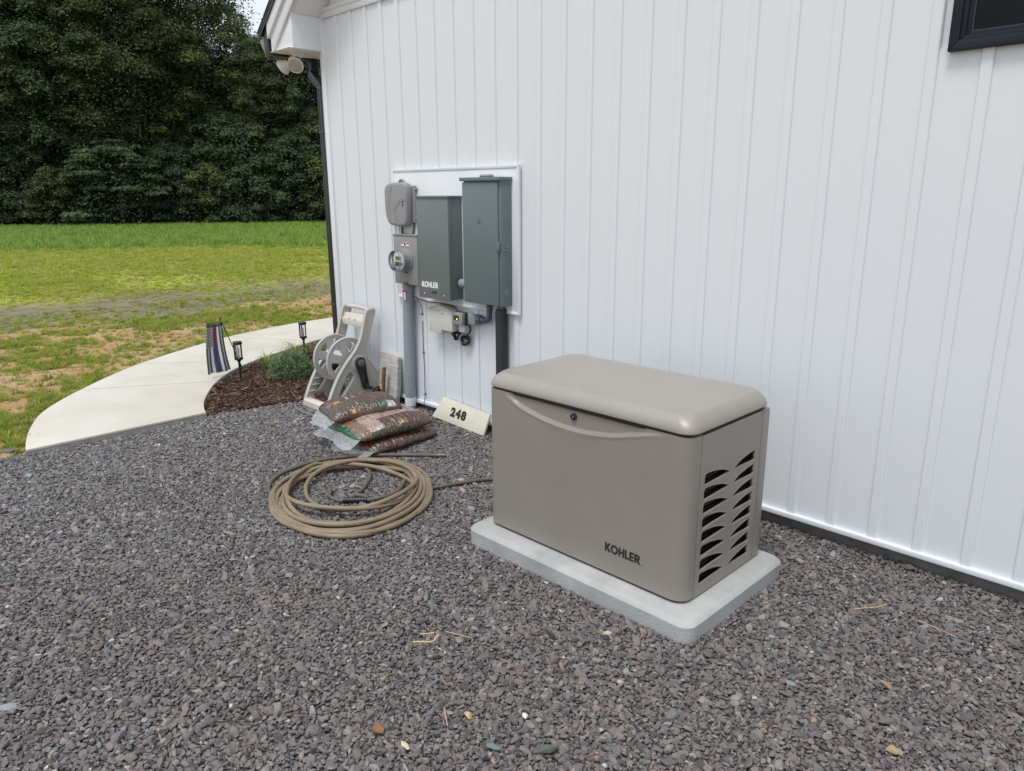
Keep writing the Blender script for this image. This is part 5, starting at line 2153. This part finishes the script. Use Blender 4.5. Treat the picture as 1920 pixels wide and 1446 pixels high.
scatter('mulch', np.stack([x, y, z], 1), rot, scl, r_.integers(0, 8, n), chips, 'shredded brown bark mulch filling the bed by the walkway', 'mulch')

# ================================================================ GRASS
def tuft_proto(name, seed, n, m, lean=.5, wd=.035, segs=3):
    r_ = np.random.default_rng(seed)
    V, F = [], []
    for k in range(n):
        a_ = r_.uniform(0, 6.283)
        o = np.array((math.cos(a_), math.sin(a_), 0))
        b0 = np.array((r_.normal(0, .22), r_.normal(0, .22), 0))
        h = r_.uniform(.5, 1.0)
        s_ = lean*r_.uniform(.2, 1.2)
        side = np.array((-math.sin(a_), math.cos(a_), 0))
        k0 = len(V)
        for i in range(segs+1):
            f = i/segs
            p = b0+o*s_*f*f*h+np.array((0, 0, h*(f-.25*s_*f*f)))
            w = wd*(1-f)**.7+.002
            V.append(p-side*w)
            V.append(p+side*w)
        for i in range(segs):
            q_ = k0+2*i
            F.append((q_, q_+1, q_+3, q_+2))
    me = bpy.data.meshes.new(name)
    me.from_pydata([tuple(v) for v in V], [], F)
    me.materials.append(m)
    return bpy.data.objects.new(name, me)
GR_L = ramp_random('lawn_blade', [(0, (.18, .29, .026)), (.35, (.31, .41, .036)), (.62, (.42, .47, .060)), (.82, (.50, .45, .13)), (1, (.56, .46, .25))], .65, 0, translucent=.45, spec=.25)
GR_N = ramp_random('near_blade', [(0, (.15, .23, .028)), (.4, (.26, .35, .042)), (.75, (.37, .41, .065)), (1, (.48, .40, .18))], .65, 0, translucent=.42, spec=.25)
GR_C = ramp_random('crop_blade', [(0, (.14, .26, .045)), (.5, (.23, .36, .065)), (1, (.35, .45, .10))], .6, 0, translucent=.42, spec=.3)
tl = [tuft_proto('lawn_tuft_%d' % k, 800+k, 14, GR_L, 1.3, .055, 2) for k in range(5)]
tn = [tuft_proto('yard_tuft_%d' % k, 820+k, 18, GR_N, .8, .035, 3) for k in range(5)]
tcp = [tuft_proto('crop_tuft_%d' % k, 840+k, 9, GR_C, .7, .06, 3) for k in range(4)]

def in_view(x, y, half=46):
    ang = np.arctan2(-x*math.sin(R(44.6))-y*math.cos(R(44.6)), -x*math.cos(R(44.6))+y*math.sin(R(44.6)))
    # left of the house corner only (the rest lies behind the house)
    return (np.abs(ang) < R(half)) & ((y < 3.5) | (x < -6.4))
def edge_dist(x, y):
    return (x-TREE_A[0])*TREE_N[0]+(y-TREE_A[1])*TREE_N[1]

r_ = np.random.default_rng(91)
# lawn proper: from the soil band to the crop
n = 330000
x = r_.uniform(-36, -9.0, n)
y = r_.uniform(-8, 22, n)
d = edge_dist(x, y)
wx = x+9*(fbm(x, y, .35, 31)-.5)*.5
dens = np.clip((-wx-14.0)/4.0, .10, 1)*np.where(x < -12, 1, .0)
dens *= .22+.78*np.clip((fbm(x*.6, y*1.5, .55, 33)-.34)/.22, 0, 1)
dens *= np.clip(16/np.hypot(x, y), .4, 1.0)
k_ = in_view(x, y) & (d > 19.2) & (r_.random(n) < dens*np.clip((d-19.2)/2.6, .1, 1)) & ~inpoly(x, y, PATH_POLY)
x, y = x[k_], y[k_]
n = len(x)
sc = np.exp(r_.normal(-2.75, .28, n))*np.clip(np.hypot(x, y)/20, .8, 1.6)
rot = np.stack([r_.normal(0, .12, n), r_.normal(0, .12, n), r_.uniform(0, 6.28, n)], 1)
scl = np.stack([sc*1.4, sc*1.4, sc*r_.uniform(.7, 1.1, n)], 1)
scatter('lawn_grass', np.stack([x, y, np.full(n, -.035)], 1), rot, scl, r_.integers(0, 5, n), tl, 'yellow green mown grass between the dirt and the crop', 'grass')

# yard grass: patches on the orange dirt near the walkway
n = 160000
x = r_.uniform(-14.0, -5.9, n)
y = r_.uniform(-3.5, 11, n)
pd = np.min(np.stack([np.hypot(x-a, y-b_) for a, b_ in outer[::3]]), 0)
patch = fbm(x, y, .9, 41)
dens = (np.clip((fbm(x, y, 2.4, 47)*.6+patch*.4-.47)/.16, 0, 1)*.62+.06)*np.clip((x+12.6+3*(patch-.5))/1.2, .10, 1)+np.clip(1-pd/.45, 0, 1)*.9*np.clip((fbm(x, y, 1.6, 44)-.36)/.15, 0, 1)+.03
k_ = in_view(x, y, 50) & (r_.random(n) < np.clip(dens*.92+.02, 0, 1)) & ~inpoly(x, y, PATH_POLY) & ~inpoly(x, y, GRAVEL_POLY) & ~inpoly(x, y, BED_POLY) & (pd > .03)
k_ &= ~((x > -8.7) & (y > 2.4) & (x > -7.6-.5*(y-2.4)))
x, y = x[k_], y[k_]
n = len(x)
sc = np.exp(r_.normal(-3.0, .35, n))
rot = np.stack([r_.normal(0, .15, n), r_.normal(0, .15, n), r_.uniform(0, 6.28, n)], 1)
scl = np.stack([sc*1.3, sc*1.3, sc*r_.uniform(.6, 1.15, n)], 1)
scatter('yard_grass', np.stack([x, y, np.full(n, -.035)], 1), rot, scl, r_.integers(0, 5, n), tn, 'patchy green grass growing on bare dirt along the walkway', 'grass')

# crop: green leafy rows in front of the wood
rows_x = []
n = 60000
s_ = r_.uniform(-30, 40, n)
dd = .8+np.round(r_.uniform(0, 21.6, n)/.45)*.45+r_.normal(0, .07, n)
x = TREE_A[0]+TREE_D[0]*s_+TREE_N[0]*dd
y = TREE_A[1]+TREE_D[1]*s_+TREE_N[1]*dd
dens = .75*np.clip((fbm(x, y, .5, 61)-.18)/.2, .35, 1)*np.clip((22.2-dd+1.5*(fbm(x, y, .4, 67)-.5))/2.5, .15, 1)
k_ = in_view(x, y, 44) & (r_.random(n) < dens)
x, y, dd = x[k_], y[k_], dd[k_]
n = len(x)
sc = r_.uniform(.17, .34, n)*np.clip((22.5-dd)/3+.55, .55, 1)
rot = np.stack([r_.normal(0, .1, n), r_.normal(0, .1, n), r_.uniform(0, 6.28, n)], 1)
scatter('crop', np.stack([x, y, np.full(n, -.04)], 1), rot, np.stack([sc*1.1, sc*1.1, sc], 1), r_.integers(0, 4, n), tcp, 'green young crop in the field before the woods', 'crop')

# ================================================================ TREES
LEAF = [ramp_random('leaf_%d' % k, st, .6, 0, translucent=.32, attr='tint', spec=.3) for k, st in enumerate((  # bluish haze over the distant wood is mixed into these leaf colours
    [(0, (.034, .056, .032)), (.5, (.082, .118, .050)), (1, (.165, .205, .080))],
    [(0, (.036, .056, .026)), (.5, (.085, .120, .042)), (1, (.175, .210, .070))],
    [(0, (.032, .056, .032)), (.5, (.076, .116, .054)), (1, (.150, .195, .086))]))]

def crown_data(seed, H, RW, z0, ncl, nlf, leaf=(.062, .108), low=.3, shape='tree', flat=.85):
    r_ = np.random.default_rng(seed)
    Vs, Ts, cents = [], [], []
    for c in range(ncl):
        f = r_.uniform(0, 1)**.85
        z = z0+(H-z0)*f
        if shape == 'tree':
            prof = (low+(1-low)*min(1, f/.35))*(1-max(0, (f-.45)/.55)**2.0)**.5
        else:
            prof = math.sqrt(max(.05, 1-f*f))
        rr = RW*prof*r_.uniform(.25, 1.0)**.5
        a_ = r_.uniform(0, 6.283)
        cr = r_.uniform(.55, 1.2)*(RW/4.2)
        c3 = np.array((rr*math.cos(a_), rr*math.sin(a_), z-.35*cr))
        cents.append((c3, cr))
        m = int(nlf*(cr/(RW/4.2))**2)
        d = r_.normal(0, 1, (m, 3))
        d /= np.linalg.norm(d, axis=1)[:, None]
        d[:, 2] = np.where(d[:, 2] < -.25, -d[:, 2]*.6, d[:, 2])
        rad = cr*(1-.45*r_.random(m)**2.2)*(1+.22*np.sin(d[:, 0]*5+c)*np.cos(d[:, 1]*6+c*2))
        p = c3+d*rad[:, None]*np.array((1, 1, flat))
        nrm = d*.7+np.array((0, 0, .75))+r_.normal(0, .45, (m, 3))
        nrm /= np.linalg.norm(nrm, axis=1)[:, None]
        t1 = np.cross(nrm, r_.normal(0, 1, (m, 3)))
        t1 /= np.linalg.norm(t1, axis=1)[:, None]
        t2 = np.cross(nrm, t1)
        s_ = r_.uniform(leaf[0], leaf[1], m)[:, None]
        q_ = np.stack([p-t1*s_, p+t2*s_*.55-nrm*s_*.1, p+t1*s_, p-t2*s_*.55-nrm*s_*.1], 1)
        Vs.append(q_.reshape(-1, 3))
        ti = np.clip(r_.normal(.48+.62*(r_.random()-.5), .15, m), 0, 1)
        Ts.append(np.repeat(ti, 4))
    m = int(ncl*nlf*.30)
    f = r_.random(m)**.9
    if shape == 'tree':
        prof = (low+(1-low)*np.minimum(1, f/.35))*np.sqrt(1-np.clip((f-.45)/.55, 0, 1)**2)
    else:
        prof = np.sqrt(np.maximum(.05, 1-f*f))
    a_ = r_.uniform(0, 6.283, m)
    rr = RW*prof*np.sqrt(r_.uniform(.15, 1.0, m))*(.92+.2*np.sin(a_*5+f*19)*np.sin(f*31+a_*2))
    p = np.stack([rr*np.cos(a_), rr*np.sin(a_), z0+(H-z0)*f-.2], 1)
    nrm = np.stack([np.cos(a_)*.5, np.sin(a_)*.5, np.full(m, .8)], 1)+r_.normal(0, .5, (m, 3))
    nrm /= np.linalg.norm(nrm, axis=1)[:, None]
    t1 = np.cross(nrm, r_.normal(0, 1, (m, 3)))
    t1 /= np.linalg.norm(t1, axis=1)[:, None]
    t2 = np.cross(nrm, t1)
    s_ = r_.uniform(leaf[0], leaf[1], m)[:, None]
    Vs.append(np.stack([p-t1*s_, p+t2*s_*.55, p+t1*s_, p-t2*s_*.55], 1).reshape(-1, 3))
    Ts.append(np.repeat(np.clip(r_.normal(.22, .15, m), 0, 1), 4))  # loose fill leaves tinted darker, painting the shade between the clumps
    return np.concatenate(Vs), np.concatenate(Ts), cents

def crown_mesh(name, V, T, m):
    me = bpy.data.meshes.new(name)
    nq = len(V)//4
    me.vertices.add(len(V))
    me.vertices.foreach_set('co', V.astype(np.float32).ravel())
    me.loops.add(nq*4)
    me.loops.foreach_set('vertex_index', np.arange(nq*4, dtype=np.int32))
    me.polygons.add(nq)
    me.polygons.foreach_set('loop_start', np.arange(0, nq*4, 4, dtype=np.int32))
    me.update(calc_edges=True)
    at = me.attributes.new('tint', 'FLOAT', 'POINT')
    at.data.foreach_set('value', T.astype(np.float32))
    me.materials.append(m)
    return me

def trunk_mesh(name, seed, H, r0, cents, nb=16):
    r_ = np.random.default_rng(seed)
    bm = B()
    bend = r_.normal(0, .25, 2)
    def axis(f):
        return np.array((bend[0]*math.sin(f*3), bend[1]*math.sin(f*2.4), f*H*.92-.1))
    tube(bm, [tuple(axis(f)) for f in np.linspace(0, 1, 9)], [r0*(1-.88*f)+.02 for f in np.linspace(0, 1, 9)], 9)
    order = r_.permutation(len(cents))[:nb]
    for i in order:
        c3, cr = cents[i]
        f = np.clip((c3[2]-.18*math.hypot(c3[0], c3[1])*2.2)/(H*.92), .12, .9)
        a = axis(f)
        mid = a*.5+c3*.5+np.array((0, 0, .25))
        rb = r0*(1-.85*f)*.45
        tube(bm, [tuple(a), tuple(mid), tuple(c3)], [rb, rb*.6, rb*.2], 6)
    bmesh.ops.recalc_face_normals(bm, faces=bm.faces[:])
    me = bpy.data.meshes.new(name)
    bm.to_mesh(me)
    bm.free()
    me.materials.append(MT['bark'])
    me.shade_smooth()
    return me

KINDS = {}
def kind(key, mi, seed, H, RW, z0, ncl, nlf, r0, **kw):
    V, T, C_ = crown_data(seed, H, RW, z0, ncl, nlf, **kw)
    KINDS[key] = (crown_mesh(key+'_crown', V, T, LEAF[mi]), trunk_mesh(key+'_trunk', seed, H, r0, C_))
kind('oak', 1, 1, 17.0, 4.4, 1.6, 190, 480, .26)
kind('maple', 0, 2, 16.0, 4.0, 1.0, 175, 480, .22)
kind('poplar', 0, 3, 18.5, 3.5, 1.5, 170, 460, .24, low=.5)
kind('gum', 2, 4, 15.0, 4.0, .8, 175, 480, .22)
kind('open', 1, 5, 17.5, 3.6, 4.5, 80, 430, .2, low=.5)
kind('under', 2, 6, 5.6, 2.6, .3, 60, 300, .09, leaf=(.055, .10), shape='dome')
kind('shrubby', 1, 7, 3.4, 2.0, .1, 46, 240, .06, leaf=(.05, .09), shape='dome')
kind('layered', 2, 8, 4.6, 2.9, .5, 58, 300, .08, leaf=(.055, .10), shape='dome', flat=.3)

def tree(key, s_, dback, scale, rz, label, name='tree', cat='tree', group='trees at the edge of the woods', zs=None):
    p = TREE_A+TREE_D*s_-TREE_N*dback
    o = bpy.data.objects.new(name, None)
    o.empty_display_size = .5
    COL.objects.link(o)
    o.location = (p[0], p[1], -.05)
    o.rotation_euler = (0, 0, rz)
    o.scale = (scale, scale, scale*(zs or 1))
    tag(o, label, cat, group)
    cm, tm = KINDS[key]
    for nm, me in (('crown', cm), ('trunk', tm)):
        c = bpy.data.objects.new(nm, me)
        COL.objects.link(c)
        c.parent = o
    return o
# front row, left to right (s runs along the wood edge; 0 = left side of the picture, 22 = house corner)
tree('oak', -2.5, 3.0, 1.02, .3, 'broad leafy tree at the far left edge of the woods')
tree('maple', 2.2, 2.4, 1.00, 1.2, 'tall dark leafy tree second from the left in the woods')
tree('gum', 6.4, 3.2, 1.08, 2.2, 'dense dark tree left of the middle of the woods')
tree('oak', 10.2, 2.6, .98, 3.9, 'broad leafy tree near the middle of the woods')
tree('open', 14.4, 4.0, 1.0, .7, 'thin crowned tall tree with sky showing through, near the eave')
tree('maple', 17.9, 2.8, .70, 2.9, 'lower rounded tree just left of the house gutter')
tree('gum', 21.2, 2.6, .78, 4.4, 'lower leafy tree behind the flood light')
tree('oak', 25.0, 2.8, .74, 5.2, 'leafy tree cut off by the house corner')
for k, (key, s_, b_, sc) in enumerate((('poplar', -5.5, 7.5, 1.0), ('maple', -.2, 8.0, 1.12), ('poplar', 4.3, 8.2, 1.0), ('oak', 8.4, 8.0, 1.08), ('open', 12.2, 8.4, 1.06), ('open', 16.0, 7.6, .70), ('gum', 19.4, 8.2, .74), ('maple', 23.4, 8.0, .80), ('oak', 28.0, 8.0, .85), ('oak', -7.5, 3.0, 1.0), ('gum', 29.0, 3.0, .8))):
    where = ('behind the far left tree', 'behind the dark tree second from the left', 'between the dark trees at left', 'behind the broad tree near the middle', 'left of the thin crowned tree', 'right of the thin crowned tree', 'behind the tree with the flood light before it', 'near the house corner', 'beyond the house corner', 'cut off by the left picture edge', 'hidden behind the house')[k]
    tree(key, s_, b_, sc, k*1.31, 'tall second row tree of the woods, '+where)
for k in range(13):
    tree(('gum', 'maple', 'oak')[k % 3], -9+k*3.4, 13.0+(k*7 % 3), .86 if k < 7 else .72, k*2.1, 'tree deep inside the woods, mostly hidden by those in front')
# thick undergrowth between the first and the second row
for k in range(11):
    tree('under', -8+k*3.5, 5.2+(k*5 % 3)*.4, 1.5+.25*(k % 3), k*.9, 'dark undergrowth bush inside the woods, mostly hidden by the front row', 'bush', 'bush', 'undergrowth inside the woods')
# understory
US = [('under', -4.2, .4, 1.0, 'dark bush at the left end of the wood edge'), ('shrubby', -1.2, -.2, 1.1, 'low bush at the left of the wood edge'), ('under', 1.6, .5, 1.05, 'dark rounded bush left of the feathery one'), ('under', 4.1, .9, .95, 'grey green bush under the dark trees'), ('shrubby', 6.2, -.3, 1.0, 'bright low bush left of the wide layered one'), ('layered', 9.6, -.2, 1.12, 'wide bush with layered leafy branches at the wood edge'), ('under', 12.6, .8, .9, 'dark bush right of the wide layered one'), ('shrubby', 14.6, -.1, 1.05, 'low dark bush below the thin crowned tree'), ('under', 17.0, .4, 1.05, 'bush at the wood edge left of the house corner'), ('under', 19.8, .5, 1.0, 'leafy bush close to the house corner'), ('shrubby', 21.8, -.1, 1.2, 'low bush beside the downspout'), ('under', 24.0, .5, 1.0, 'bush hidden partly by the house'), ('under', 7.8, 2.2, 1.2, 'tall dark bush behind the wide layered one'), ('under', 15.4, 2.0, 1.25, 'tall dark bush behind the low ones at right'), ('under', 2.6, 2.4, 1.3, 'tall dark bush among the left trees'), ('under', 20.6, 2.2, 1.25, 'tall bush behind the flood light tree')]
for k, (key, s_, b_, sc, lb) in enumerate(US):
    tree(key, s_, b_, sc, k*1.7, lb, 'bush', 'bush', 'bushes along the wood edge')
